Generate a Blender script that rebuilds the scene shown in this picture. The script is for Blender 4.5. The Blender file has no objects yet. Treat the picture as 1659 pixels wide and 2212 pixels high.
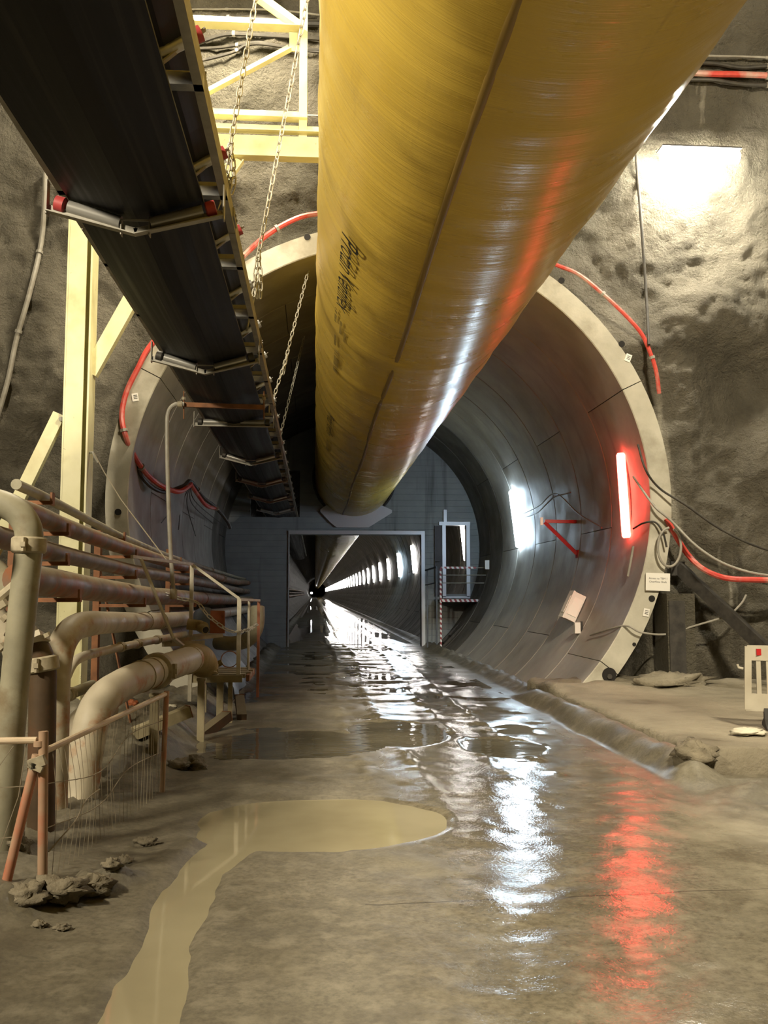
import bpy, math, random
import numpy as np
from mathutils import Vector, Matrix

random.seed(7)
SC = bpy.context.scene
COL = SC.collection
PI = math.pi

# ------------------------------------------------------------------ camera
W_PX, H_PX, FPX = 1659.0, 2212.0, 2000.0
VPX, VPY = 680.0, 1282.0                       # where the tunnel axis (+Y) vanishes
PITCH = math.atan((VPY - H_PX / 2) / FPX)
YAW = math.atan((W_PX / 2 - VPX) / FPX * math.cos(PITCH))
CAM_H = 1.5
FWD = Vector((math.sin(YAW) * math.cos(PITCH), math.cos(YAW) * math.cos(PITCH), math.sin(PITCH)))
RGT = Vector((math.cos(YAW), -math.sin(YAW), 0))
UPV = RGT.cross(FWD)
cam_d = bpy.data.cameras.new('camera')
cam = bpy.data.objects.new('camera', cam_d)
COL.objects.link(cam)
cam.matrix_world = Matrix(((RGT.x, UPV.x, -FWD.x, 0), (RGT.y, UPV.y, -FWD.y, 0), (RGT.z, UPV.z, -FWD.z, CAM_H), (0, 0, 0, 1)))
cam_d.sensor_fit = 'VERTICAL'
cam_d.sensor_height = 24.0
cam_d.lens = 24.0 * FPX / H_PX
cam_d.clip_start = 0.05
cam_d.clip_end = 1000
SC.camera = cam

# ------------------------------------------------------------------ world, lamps, exposure
wd = bpy.data.worlds.new('world')
SC.world = wd
wd.use_nodes = True
wd.node_tree.nodes['Background'].inputs[0].default_value = (0.5, 0.47, 0.4, 1)
wd.node_tree.nodes['Background'].inputs[1].default_value = 0.02
SC.view_settings.view_transform = 'Standard'
SC.view_settings.look = 'None'
SC.view_settings.gamma = 1
SC.view_settings.use_curve_mapping = False
SC.view_settings.exposure = 0.25
cy = SC.cycles
cy.use_denoising = True
cy.max_bounces = 6
cy.use_adaptive_sampling = True
cy.adaptive_threshold = 0.1
cy.adaptive_min_samples = 16
cy.diffuse_bounces = 3
cy.glossy_bounces = 3
cy.sample_clamp_indirect = 6.0
cy.caustics_reflective = False
cy.caustics_refractive = False


def area_lamp(name, loc, aim, sx, sy, power, col):
    d = bpy.data.lights.new(name, 'AREA')
    d.shape = 'RECTANGLE'
    d.size, d.size_y, d.energy, d.color = sx, sy, power, col
    o = bpy.data.objects.new(name, d)
    COL.objects.link(o)
    o.location = loc
    o.rotation_euler = (Vector(aim) - Vector(loc)).to_track_quat('-Z', 'Y').to_euler()
    return o


WARM = (1.0, 0.88, 0.66)
# unseen lamps without fixtures, placed for how they light gantry, duct and lining
area_lamp('unseen_lamp', (-1.3, 10.95, 9.5), (-2.0, 11.2, 2.0), 1.3, 0.3, 560, WARM)
area_lamp('unseen_lamp', (4.4, 1.5, 8.6), (3.4, 12.0, 0.5), 1.3, 0.3, 1500, WARM)
area_lamp('unseen_lamp', (-5.4, 1.0, 5.5), (1.5, 12.0, 1.5), 1.3, 0.3, 780, WARM)  # added as fill for the left of the duct and the lower right lining

# ------------------------------------------------------------------ helpers
TC = Vector((1.086, 0, 2.79))      # tunnel axis (x, z)
TR, TO = 3.6, 3.9                  # lining radii
PORTAL, BULK = 12.6, 26.2          # y of the portal face and of the bulkhead


def ray(px, py):
    return FWD + RGT * ((px - W_PX / 2) / FPX) - UPV * ((py - H_PX / 2) / FPX)


def at(px, py, Y):
    d = ray(px, py)
    return Vector((0, 0, CAM_H)) + d * (Y / d.y)


def onz(px, py, z):
    d = ray(px, py)
    return Vector((0, 0, CAM_H)) + d * ((z - CAM_H) / d.z)


def onx(px, py, x):
    d = ray(px, py)
    return Vector((0, 0, CAM_H)) + d * (x / d.x)


def hash3(ix, iy, iz, seed):
    h = (ix.astype(np.int64) * 374761393 + iy.astype(np.int64) * 668265263 + iz.astype(np.int64) * 2147483647 + seed * 974634541) & 0xFFFFFFFF
    h = ((h ^ (h >> 13)) * 1274126177) & 0xFFFFFFFF
    h = (h ^ (h >> 16)) & 0xFFFFFFFF
    return h.astype(np.float64) / 2147483647.5 - 1.0


def vn(x, y, z=0.0, seed=0):
    x = np.asarray(x, float); y = np.asarray(y, float); z = np.zeros_like(x) + z
    ix, iy, iz = np.floor(x), np.floor(y), np.floor(z)
    fx, fy, fz = x - ix, y - iy, z - iz
    fx, fy, fz = [t * t * t * (t * (t * 6 - 15) + 10) for t in (fx, fy, fz)]
    r = 0
    for dx in (0, 1):
        for dy in (0, 1):
            for dz in (0, 1):
                w = (fx if dx else 1 - fx) * (fy if dy else 1 - fy) * (fz if dz else 1 - fz)
                r = r + w * hash3(ix + dx, iy + dy, iz + dz, seed)
    return r


def fbm(x, y, z=0.0, seed=0, oct=4, gain=0.5):
    r, a, s = 0, 1.0, 1.0
    for k in range(oct):
        r = r + a * vn(np.asarray(x) * s + 13.7 * k, np.asarray(y) * s - 7.1 * k, np.asarray(z) * s, seed + k)
        a *= gain
        s *= 2.03
    return r


def cr(pts, n=8, closed=False):
    """Catmull-Rom through pts."""
    P = [Vector(p) for p in pts]
    out = []
    m = len(P)
    segs = m if closed else m - 1
    for i in range(segs):
        if closed:
            p0, p1, p2, p3 = P[(i - 1) % m], P[i], P[(i + 1) % m], P[(i + 2) % m]
        else:
            p1, p2 = P[i], P[i + 1]
            p0 = P[i - 1] if i else p1 * 2 - p2
            p3 = P[i + 2] if i + 2 < m else p2 * 2 - p1
        for k in range(n):
            t = k / n
            out.append(0.5 * ((2 * p1) + (p2 - p0) * t + (2 * p0 - 5 * p1 + 4 * p2 - p3) * t * t + (3 * p1 - p0 - 3 * p2 + p3) * t ** 3))
    if not closed:
        out.append(P[-1].copy())
    return out


ORG = {}


class MB:
    def __init__(self):
        self.v, self.f, self.s = [], [], []

    def quadgrid(self, rows, closed_u=False, closed_v=False, smooth=True):
        b = len(self.v)
        nu, nv = len(rows), len(rows[0])
        for r in rows:
            self.v.extend(tuple(p) for p in r)
        for i in range(nu if closed_u else nu - 1):
            for j in range(nv if closed_v else nv - 1):
                i2, j2 = (i + 1) % nu, (j + 1) % nv
                self.f.append((b + i * nv + j, b + i * nv + j2, b + i2 * nv + j2, b + i2 * nv + j))
                self.s.append(smooth)
        return b

    def box(self, c, s, R=None):
        c = Vector(c)
        b = len(self.v)
        for dx in (-.5, .5):
            for dy in (-.5, .5):
                for dz in (-.5, .5):
                    p = Vector((dx * s[0], dy * s[1], dz * s[2]))
                    if R is not None:
                        p = R @ p
                    self.v.append(tuple(c + p))
        for q in ((0, 1, 3, 2), (4, 6, 7, 5), (0, 4, 5, 1), (2, 3, 7, 6), (0, 2, 6, 4), (1, 5, 7, 3)):
            self.f.append(tuple(b + k for k in q)); self.s.append(False)
        return self

    def bb(self, x0, x1, y0, y1, z0, z1):
        return self.box(((x0 + x1) / 2, (y0 + y1) / 2, (z0 + z1) / 2), (abs(x1 - x0), abs(y1 - y0), abs(z1 - z0)))

    def extr(self, prof, p0, p1, up=(0, 0, 1), smooth=False):
        """prism: 2d profile (side, up) swept p0 -> p1"""
        p0, p1 = Vector(p0), Vector(p1)
        d = (p1 - p0).normalized()
        u = Vector(up)
        if abs(d.dot(u)) > .98:
            u = Vector((0, 1, 0))
        s = d.cross(u).normalized()
        u = s.cross(d).normalized()
        b, n = len(self.v), len(prof)
        for p in (p0, p1):
            for (a, c) in prof:
                self.v.append(tuple(p + s * a + u * c))
        for i in range(n):
            j = (i + 1) % n
            self.f.append((b + i, b + j, b + n + j, b + n + i)); self.s.append(smooth)
        self.f.append(tuple(b + i for i in range(n))[::-1]); self.s.append(False)
        self.f.append(tuple(b + n + i for i in range(n))); self.s.append(False)
        return self

    def beam(self, p0, p1, w, h, up=(0, 0, 1)):
        return self.extr([(-w / 2, -h / 2), (w / 2, -h / 2), (w / 2, h / 2), (-w / 2, h / 2)], p0, p1, up)

    def angle(self, p0, p1, w, t, up=(0, 0, 1), flip=1):
        return self.extr([(0, 0), (flip * w, 0), (flip * w, t), (flip * t, t), (flip * t, w), (0, w)], p0, p1, up)

    def ibeam(self, p0, p1, w, h, t, up=(0, 0, 1)):
        a, b_, k = w / 2, h / 2, t / 2
        return self.extr([(-a, -b_), (a, -b_), (a, -b_ + t), (k, -b_ + t), (k, b_ - t), (a, b_ - t), (a, b_), (-a, b_), (-a, b_ - t), (-k, b_ - t), (-k, -b_ + t), (-a, -b_ + t)], p0, p1, up)

    def chan(self, p0, p1, w, h, t, up=(0, 0, 1), flip=1):
        f = flip
        return self.extr([(0, -h / 2), (f * w, -h / 2), (f * w, -h / 2 + t), (f * t, -h / 2 + t), (f * t, h / 2 - t), (f * w, h / 2 - t), (f * w, h / 2), (0, h / 2)], p0, p1, up)

    def tube(self, pts, r, n=10, closed=False, cap=True):
        P = [Vector(p) for p in pts]
        m = len(P)
        R = r if isinstance(r, (list, tuple)) else [r] * m
        T = []
        for i in range(m):
            a = P[(i - 1) % m] if (closed or i) else P[i]
            c = P[(i + 1) % m] if (closed or i < m - 1) else P[i]
            T.append((c - a).normalized())
        u = T[0].orthogonal().normalized()
        rows = []
        for i in range(m):
            u = (u - T[i] * u.dot(T[i]))
            u = u.normalized() if u.length > 1e-6 else T[i].orthogonal().normalized()
            w = T[i].cross(u)
            rows.append([P[i] + (u * math.cos(2 * PI * k / n) + w * math.sin(2 * PI * k / n)) * R[i] for k in range(n)])
        b = self.quadgrid(rows, closed_u=closed, closed_v=True)
        if cap and not closed:
            self.f.append(tuple(b + k for k in range(n))[::-1]); self.s.append(False)
            self.f.append(tuple(b + (m - 1) * n + k for k in range(n))); self.s.append(False)
        return self

    def cyl(self, p0, p1, r, n=12, r1=None):
        return self.tube([p0, p1], [r, r if r1 is None else r1], n)

    def mesh(self, name, org=(0, 0, 0)):
        me = bpy.data.meshes.new(name)
        o = Vector(org)
        V = np.array(self.v, float) - np.array(o)
        me.from_pydata(V.tolist(), [], self.f)
        me.polygons.foreach_set('use_smooth', self.s)
        if any(self.s) and not all(self.s):
            me.polygons.foreach_set('use_smooth', [True] * len(self.f))
            me.set_sharp_from_angle(angle=math.radians(32))
        me.update()
        return me


def link(name, me, mat, loc=(0, 0, 0), parent=None):
    o = bpy.data.objects.new(name, me)
    COL.objects.link(o)
    if me is not None and mat is not None and not me.materials:
        me.materials.append(mat)
    o.location = loc
    if parent is not None:
        o.parent = parent
    return o


def tag(o, label=None, cat=None, group=None, kind=None):
    if label: o['label'] = label
    if cat: o['category'] = cat
    if group: o['group'] = group
    if kind: o['kind'] = kind
    return o


def thing(name, label, cat, loc, group=None, kind=None):
    o = bpy.data.objects.new(name, None)
    COL.objects.link(o)
    o.empty_display_size = 0.1
    o.location = loc
    tag(o, label, cat, group, kind)
    ORG[o.name] = Vector(loc)
    return o


def part(name, mb, mat, parent, label=None):
    g = ORG[parent.name]
    o = link(name, mb.mesh(name, g), mat, (0, 0, 0), parent)
    ORG[o.name] = g
    if label: o['label'] = label
    return o


def single(name, mb, mat, label, cat, group=None, kind=None):
    a = np.array(mb.v)
    lo, hi = a.min(0), a.max(0)
    g = Vector(((lo[0] + hi[0]) / 2, (lo[1] + hi[1]) / 2, lo[2]))
    o = link(name, mb.mesh(name, g), mat, g)
    ORG[o.name] = g
    return tag(o, label, cat, group, kind)


def put(name, me, mat, parent, M):
    """a copy of shared mesh data placed by the world matrix M under parent"""
    o = link(name, me, mat, (0, 0, 0), parent)
    g = ORG[parent.name]
    o.matrix_local = Matrix.Translation(-g) @ M
    ORG[o.name] = g
    return o


# ------------------------------------------------------------------ materials
def mat(name, col, rough=.6, metal=0.0, spec=.5):
    m = bpy.data.materials.new(name)
    m.use_nodes = True
    b = m.node_tree.nodes['Principled BSDF']
    b.inputs['Base Color'].default_value = (*col, 1)
    b.inputs['Roughness'].default_value = rough
    b.inputs['Metallic'].default_value = metal
    b.inputs['Specular IOR Level'].default_value = spec
    return m


class NT:
    def __init__(self, m):
        self.t = m.node_tree
        self.b = self.t.nodes['Principled BSDF']
        self.co = self.t.nodes.new('ShaderNodeTexCoord')
        self.geo = self.t.nodes.new('ShaderNodeNewGeometry')

    def n(self, typ, **kw):
        x = self.t.nodes.new(typ)
        for k, v in kw.items():
            setattr(x, k, v)
        return x

    def l(self, a, b):
        self.t.links.new(a, b)

    def pos(self, scale=(1, 1, 1)):
        mp = self.n('ShaderNodeMapping')
        mp.inputs['Scale'].default_value = scale
        self.l(self.geo.outputs['Position'], mp.inputs['Vector'])
        return mp.outputs[0]

    def noise(self, scale, detail=4, rough=.55, vec=None, dist=0):
        x = self.n('ShaderNodeTexNoise')
        x.inputs['Scale'].default_value = scale
        x.inputs['Detail'].default_value = detail
        x.inputs['Roughness'].default_value = rough
        x.inputs['Distortion'].default_value = dist
        self.l(vec if vec is not None else self.geo.outputs['Position'], x.inputs['Vector'])
        return x.outputs['Fac']

    def ramp(self, fac, stops):
        x = self.n('ShaderNodeValToRGB')
        e = x.color_ramp.elements
        while len(e) < len(stops):
            e.new(.5)
        for k, (p, c) in enumerate(stops):
            e[k].position = p
            e[k].color = (*c, 1) if isinstance(c, tuple) else (c, c, c, 1)
        self.l(fac, x.inputs[0])
        return x.outputs[0]

    def mix(self, fac, a, b, mode='MIX'):
        x = self.n('ShaderNodeMix', data_type='RGBA', blend_type=mode)
        for s, v in ((x.inputs[0], fac), (x.inputs[6], a), (x.inputs[7], b)):
            if isinstance(v, (int, float)):
                s.default_value = v
            elif isinstance(v, tuple):
                s.default_value = (*v, 1)
            else:
                self.l(v, s)
        return x.outputs[2]

    def math(self, op, a, b=0.0, clamp=False):
        x = self.n('ShaderNodeMath', operation=op, use_clamp=clamp)
        for s, v in ((x.inputs[0], a), (x.inputs[1], b)):
            if isinstance(v, (int, float)):
                s.default_value = v
            else:
                self.l(v, s)
        return x.outputs[0]

    def bump(self, h, strength=.3, dist=.02, prev=None):
        x = self.n('ShaderNodeBump')
        x.inputs['Strength'].default_value = strength
        x.inputs['Distance'].default_value = dist
        self.l(h, x.inputs['Height'])
        if prev is not None:
            self.l(prev, x.inputs['Normal'])
        return x.outputs[0]

    def set(self, name, out):
        self.l(out, self.b.inputs[name])


def m_mottle(name, c0, c1, scale, rough=.7, bump=.2, bscale=None, dist=.01, metal=0.0, c2=None, s2=.7, spec=.4, detail=6):
    m = mat(name, c0, rough, metal, spec)
    t = NT(m)
    c = t.ramp(t.noise(scale, detail), [(.32, c0), (.68, c1)])
    if c2:
        c = t.mix(t.ramp(t.noise(s2, 5), [(.5, 0.0), (.68, 1.0)]), c, c2)
    t.set('Base Color', c)
    if bump:
        t.set('Normal', t.bump(t.noise(bscale or scale * 3, 5), bump, dist))
    return m


M = {}
# shotcrete: sprayed concrete with coarse grain, damp patches and pale lime runs
m = mat('shotcrete', (.2, .18, .13), .85, 0, .25)
t = NT(m)
c = t.ramp(t.noise(1.1, 7, .62), [(.28, (.092, .082, .061)), (.5, (.162, .145, .109)), (.72, (.235, .213, .163))])
c = t.mix(t.ramp(t.noise(.33, 4), [(.5, 0.0), (.62, .7)]), c, (.125, .115, .085))
run = t.noise(1.0, 4, .6, t.pos((2.6, 1.2, .25)))
c = t.mix(t.ramp(run, [(.66, 0.0), (.74, .8)]), c, (.42, .39, .31))
drk = t.noise(1.0, 4, .6, t.pos((1.9, .8, .2)))
c = t.mix(t.ramp(drk, [(.64, 0.0), (.76, .7)]), c, (.055, .048, .036))
spx = t.n('ShaderNodeSeparateXYZ')
t.l(t.geo.outputs['Position'], spx.inputs[0])
# a lime wash patch beside the ring, pointed at the top
lw = t.math('SUBTRACT', t.math('MULTIPLY', t.math('SUBTRACT', 4.75, spx.outputs[2]), .13), t.math('ABSOLUTE', t.math('SUBTRACT', spx.outputs[0], 4.98)))
lw = t.math('ADD', lw, t.math('MULTIPLY', t.math('SUBTRACT', t.noise(1.0, 4, .6, t.pos((9, 9, 2))), .5), .22))
lw = t.math('MULTIPLY', t.ramp(t.math('MULTIPLY', lw, 5), [(.0, 0.0), (.35, .75)]), t.math('MULTIPLY', t.math('GREATER_THAN', spx.outputs[2], 2.4), t.math('LESS_THAN', spx.outputs[2], 5)))
c = t.mix(lw, c, (.40, .365, .28))
t.set('Base Color', c)
t.set('Normal', t.bump(t.noise(17, 5, .72), 1.0, .11))
M['shotcrete'] = m

# precast concrete of the lining
m = mat('lining_concrete', (.3, .29, .27), .62, 0, .4)
t = NT(m)
c = t.ramp(t.noise(.9, 6, .6), [(.3, (.22, .205, .18)), (.55, (.30, .28, .25)), (.75, (.37, .35, .31))])
c = t.mix(t.ramp(t.noise(1.0, 4, .6, t.pos((.35, 3.0, .5))), [(.58, 0.0), (.78, .6)]), c, (.16, .145, .125))
t.set('Base Color', c)
t.set('Roughness', t.ramp(t.noise(2.2, 5), [(.35, .42), (.65, .7)]))
t.set('Normal', t.bump(t.noise(22, 5), .12, .008))
M['lining'] = m
m = mat('lining_concrete_dark', (.2, .19, .175), .6, 0, .3)  # darker copy of the lining concrete, from the rings before the bulkhead onward
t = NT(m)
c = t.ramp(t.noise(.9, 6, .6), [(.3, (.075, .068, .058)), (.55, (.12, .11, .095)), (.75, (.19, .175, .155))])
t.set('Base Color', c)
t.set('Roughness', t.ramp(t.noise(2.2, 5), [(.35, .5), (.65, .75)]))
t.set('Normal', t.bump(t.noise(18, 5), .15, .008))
M['lining_dark'] = m
M['ring_face'] = m_mottle('ring_concrete', (.40, .375, .30), (.52, .49, .40), 3.0, .75, .25, 30, .006, c2=(.25, .225, .165), s2=1.3)
M['bulkhead'] = m_mottle('bulkhead_board', (.27, .295, .30), (.33, .355, .355), 2.4, .6, .1, 25, .003)
t = NT(M['bulkhead'])
# dark damp streaks running down the boards
src = t.b.inputs['Base Color'].links[0].from_socket
st = t.ramp(t.noise(1.0, 4, .6, t.pos((2.2, 1, .16))), [(.58, 0.0), (.72, .85)])
t.set('Base Color', t.mix(st, src, (.085, .09, .088)))

# mud floor: concrete slab under wet silt
m = mat('wet_mud', (.15, .125, .085), .4, 0, .5)
t = NT(m)
c = t.ramp(t.noise(1.3, 6, .62), [(.28, (.082, .070, .046)), (.5, (.135, .118, .082)), (.72, (.185, .165, .120))])
c = t.mix(t.ramp(t.noise(34, 3, .7), [(.38, .0), (.68, .62)]), c, (.055, .047, .032))
c = t.mix(t.ramp(t.noise(5.5, 5, .68), [(.50, .0), (.66, .5)]), c, (.225, .20, .145))
c = t.mix(t.ramp(t.noise(.55, 4), [(.56, 0.0), (.68, .5)]), c, (.235, .212, .150))
sp = t.n('ShaderNodeSeparateXYZ')
t.l(t.geo.outputs['Position'], sp.inputs[0])
# joint between two floor slabs
jl = t.math('ABSOLUTE', t.math('SUBTRACT', t.math('ADD', sp.outputs[1], t.math('MULTIPLY', sp.outputs[0], -.045)), t.math('ADD', 4.52, t.math('MULTIPLY', t.noise(3, 3), .05))))
jm = t.math('MULTIPLY', t.math('LESS_THAN', jl, .008), t.math('GREATER_THAN', sp.outputs[0], .25))
c = t.mix(t.math('MULTIPLY', jm, .75), c, (.045, .037, .026))
dry = t.math('MULTIPLY', t.ramp(t.math('SUBTRACT', sp.outputs[0], 1.9), [(.1, 0.0), (.9, 1.0)]), t.ramp(t.noise(1.6, 5, .6), [(.45, 0.0), (.62, .8)]))
dry = t.math('MULTIPLY', dry, t.ramp(t.math('MULTIPLY', sp.outputs[1], .1), [(.58, 1.0), (.67, 0.0)]))
c = t.mix(dry, c, (.33, .30, .22))
t.set('Base Color', c)
r1 = t.ramp(t.noise(1.1, 5, .6), [(.36, .06), (.64, .22)])
# the lane that lorries keep wet: from the portal down the middle and to the right
lane = t.math('SUBTRACT', 1.0, t.math('MULTIPLY', t.math('ABSOLUTE', t.math('SUBTRACT', sp.outputs[0], 1.6)), .68), True)
lane = t.math('MULTIPLY', lane, 1.0)
ru = t.mix(t.ramp(lane, [(0.0, 0.0), (.5, 1.0)]), t.ramp(t.noise(1.1, 5, .6), [(.3, .42), (.7, .75)]), r1)
t.set('Roughness', ru)
nb = t.bump(t.noise(9, 3, .6), .4, .003)
nb = t.bump(t.noise(55, 3, .65), .6, .0022, nb)
t.set('Normal', nb)
M['mud'] = m
M['mud_dry'] = m_mottle('drying_mud', (.19, .165, .115), (.30, .265, .19), 2.0, .85, .7, 16, .03, c2=(.12, .10, .066), s2=1.0)
M['clod'] = m_mottle('mud_clod', (.11, .092, .060), (.20, .17, .115), 9, .8, .8, 26, .02)
M['puddle'] = mat('silty_water', (.24, .21, .13), .04, 0, .5)
t = NT(M['puddle'])
t.set('Base Color', t.ramp(t.noise(.9, 4), [(.35, (.23, .20, .125)), (.65, (.30, .265, .17))]))
t.set('Normal', t.bump(t.noise(5, 2), .02, .01))
M['film'] = mat('water_film', (.12, .10, .07), .045, 0, .6)
t = NT(M['film'])
t.set('Base Color', t.ramp(t.noise(1.2, 5), [(.35, (.085, .075, .05)), (.65, (.15, .132, .09))]))
t.set('Normal', t.bump(t.noise(1.0, 3, .6, t.pos((2.0, 4.5, 1))), .16, .03))

# ventilation duct fabric with fine hoop creases
m = mat('duct_fabric', (.62, .40, .05), .32, 0, .5)
t = NT(m)
c = t.ramp(t.noise(1.0, 6, .6, t.pos((.8, 1.6, .8))), [(.3, (.60, .41, .060)), (.7, (.72, .51, .085))])
c = t.mix(t.ramp(t.noise(1.0, 5, .65, t.pos((7, .7, 7))), [(.62, 0.0), (.8, .5)]), c, (.30, .19, .04))
t.set('Base Color', c)
t.set('Roughness', t.ramp(t.noise(1.0, 4, .6, t.pos((1.2, 3, 1.2))), [(.3, .24), (.7, .40)]))
cre = t.noise(1.0, 5, .7, t.pos((.45, 16, .45)), .35)
nb = t.bump(cre, .28, .02)
t.set('Normal', t.bump(t.noise(1.0, 2, .5, t.pos((.6, 70, .6))), .16, .004, nb))
M['duct'] = m
M['seam'] = mat('duct_seam', (.26, .165, .035), .45)
M['ink'] = mat('black_print', (.02, .018, .012), .5)

# conveyor belt rubber, dusty streaks lengthwise
m = mat('belt_rubber', (.012, .012, .012), .5, 0, .22)
t = NT(m)
s = t.noise(1.0, 5, .6, t.pos((17, .12, 6)))
t.set('Base Color', t.ramp(s, [(.38, (.0035, .0035, .0042)), (.55, (.007, .007, .0075)), (.72, (.036, .034, .031))]))
t.set('Roughness', t.ramp(s, [(.4, .42), (.7, .65)]))
M['belt'] = m
M['galv'] = m_mottle('galvanised_steel', (.45, .45, .44), (.62, .62, .60), 14, .38, .05, 60, .002, metal=.85)
M['galv_d'] = m_mottle('dusty_galvanised_steel', (.25, .235, .195), (.35, .33, .28), 9, .55, .1, 40, .003, metal=.1)
M['chrome'] = mat('polished_roller_steel', (.40, .39, .36), .28, .55)
M['cap_red'] = mat('red_roller_end', (.36, .045, .045), .45)
M['dark_steel'] = m_mottle('dark_steel', (.035, .033, .03), (.075, .068, .058), 8, .55, .1, 40, .004, metal=.3)
M['cream'] = m_mottle('cream_painted_steel', (.70, .66, .36), (.78, .74, .45), 3, .42, .04, 30, .003, c2=(.60, .54, .28), s2=2.2)
m = M['cream']
t = NT(m)
src = t.b.inputs['Base Color'].links[0].from_socket
t.set('Base Color', t.mix(t.ramp(t.noise(16, 4), [(.70, 0.0), (.75, .8)]), src, (.27, .21, .085)))


def m_pipe(name, body, rust, amount, dust=(.33, .28, .185)):
    m = mat(name, body, .55, 0, .35)
    t = NT(m)
    c = t.ramp(t.noise(5, 6), [(.3, tuple(k * .8 for k in body)), (.7, tuple(min(1, k * 1.15) for k in body))])
    c = t.mix(t.ramp(t.noise(3.2, 6, .65), [(.60 - amount, 0.0), (.74 - amount, 1.0)]), c, rust)
    sp = t.n('ShaderNodeSeparateXYZ')
    t.l(t.geo.outputs['Normal'], sp.inputs[0])
    up = t.math('ADD', sp.outputs[2], t.math('MULTIPLY', t.math('SUBTRACT', t.noise(6, 4), .5), .7))
    c = t.mix(t.ramp(up, [(.15, 0.0), (.75, .85)]), c, dust)       # dust settled on the upper side
    t.set('Base Color', c)
    t.set('Roughness', t.ramp(t.noise(4, 4), [(.3, .42), (.7, .75)]))
    t.set('Normal', t.bump(t.noise(28, 5), .2, .006))
    return m


M['pipe_rust'] = m_pipe('rusty_pipe', (.17, .115, .075), (.24, .085, .03), .15)
M['pipe_brown'] = m_pipe('brown_pipe', (.155, .115, .09), (.20, .07, .028), .08, (.30, .255, .175))
M['pipe_cream'] = m_pipe('cream_pipe', (.43, .38, .28), (.33, .14, .05), .075, (.47, .42, .32))
M['pipe_grey'] = m_pipe('grey_pipe', (.27, .25, .175), (.19, .15, .09), .05, (.38, .35, .25))
M['pile'] = m_pipe('rust_brown_pile', (.075, .048, .026), (.11, .05, .022), .12, (.2, .17, .11))
M['clamp'] = m_mottle('dusty_clamp', (.26, .22, .15), (.42, .37, .26), 12, .7, .2, 50, .004)
M['rust'] = m_mottle('rusted_steel', (.15, .065, .03), (.28, .12, .05), 8, .75, .2, 40, .004)
M['white_rail'] = m_mottle('dirty_white_rail', (.46, .42, .33), (.60, .56, .45), 12, .55, .1, 50, .002)
M['orange_rail'] = m_mottle('orange_rail', (.30, .095, .05), (.37, .15, .08), 8, .55, .1, 50, .002)
M['fence_post'] = m_mottle('faded_orange_post', (.33, .20, .125), (.40, .28, .185), 5, .6, .1, 50, .002, c2=(.42, .14, .075), s2=3.2)
M['fence_rail'] = m_mottle('dusty_rail', (.47, .36, .24), (.56, .45, .32), 8, .6, .1, 50, .002)
M['wood'] = m_mottle('muddy_timber', (.21, .175, .10), (.34, .29, .18), 6, .8, .4, 30, .006)
M['red_cable'] = m_mottle('red_cable', (.52, .045, .035), (.62, .09, .065), 7, .4, .05, 40, .002, c2=(.50, .30, .24), s2=3)
M['black_cable'] = m_mottle('black_cable', (.03, .027, .022), (.06, .053, .04), 8, .55, .05)
M['grey_cable'] = m_mottle('grey_cable', (.24, .22, .18), (.34, .32, .27), 8, .5, .05)
M['white'] = mat('white_plastic', (.72, .69, .63), .4)
M['paper'] = mat('white_label', (.80, .77, .70), .6)
M['hole'] = mat('dark_hole', (.012, .010, .008), .9)
M['red_paint'] = mat('red_painted_steel', (.35, .02, .025), .4)
M['stripe_w'] = mat('white_stripe', (.78, .76, .74), .5)
M['stripe_r'] = mat('red_stripe', (.30, .045, .05), .5)
M['blue_steel'] = m_mottle('blue_grey_steel', (.055, .065, .08), (.10, .115, .135), 6, .5, .05)
M['door'] = m_mottle('dark_door', (.04, .033, .035), (.06, .05, .05), 4, .5, .05)
M['orange_panel'] = m_mottle('orange_panel', (.30, .085, .03), (.36, .12, .05), 6, .6, .1)
M['blue_tarp'] = m_mottle('blue_bag', (.10, .13, .20), (.20, .24, .32), 5, .6, .3, 12, .03)
M['yellow_brown'] = m_mottle('ochre_paint', (.24, .175, .07), (.33, .25, .11), 6, .6, .3, 20, .01)
M['barrier'] = m_mottle('cream_plastic', (.36, .32, .24), (.45, .41, .32), 4, .5, .05)
M['rubber'] = mat('black_rubber', (.03, .028, .025), .7)
M['reflect_red'] = mat('red_reflector', (.40, .02, .02), .3)
M['reflect_yel'] = mat('yellow_reflector', (.75, .42, .02), .3)
M['stone'] = m_mottle('pale_stone', (.50, .46, .35), (.62, .58, .46), 5, .8, .4, 20, .01)
M['zinc_frame'] = mat('bright_zinc_frame', (.55, .58, .62), .42, .4)
M['wire'] = mat('thin_wire', (.26, .22, .155), .5, .3)


def emit(name, col, strength):
    m = bpy.data.materials.new(name)
    m.use_nodes = True
    b = m.node_tree.nodes['Principled BSDF']
    b.inputs['Base Color'].default_value = (.8, .8, .8, 1)
    b.inputs['Emission Color'].default_value = (*col, 1)
    b.inputs['Emission Strength'].default_value = strength
    return m


M['tube_white'] = emit('lit_white_tube', (.66, .85, 1.0), 90)
M['tube_warm'] = emit('lit_warm_tube', (1.0, .95, .90), 38)
M['tube_red'] = emit('lit_red_tube', (1.0, .05, .035), 26)
M['flood'] = emit('lit_flood_tube', (1.0, .93, .77), 340)
M['head'] = emit('lit_headlamp', (1.0, 1.0, 1.0), 60)

# ------------------------------------------------------------------ setting: headwall and cavern
STR = 'structure'


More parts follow.
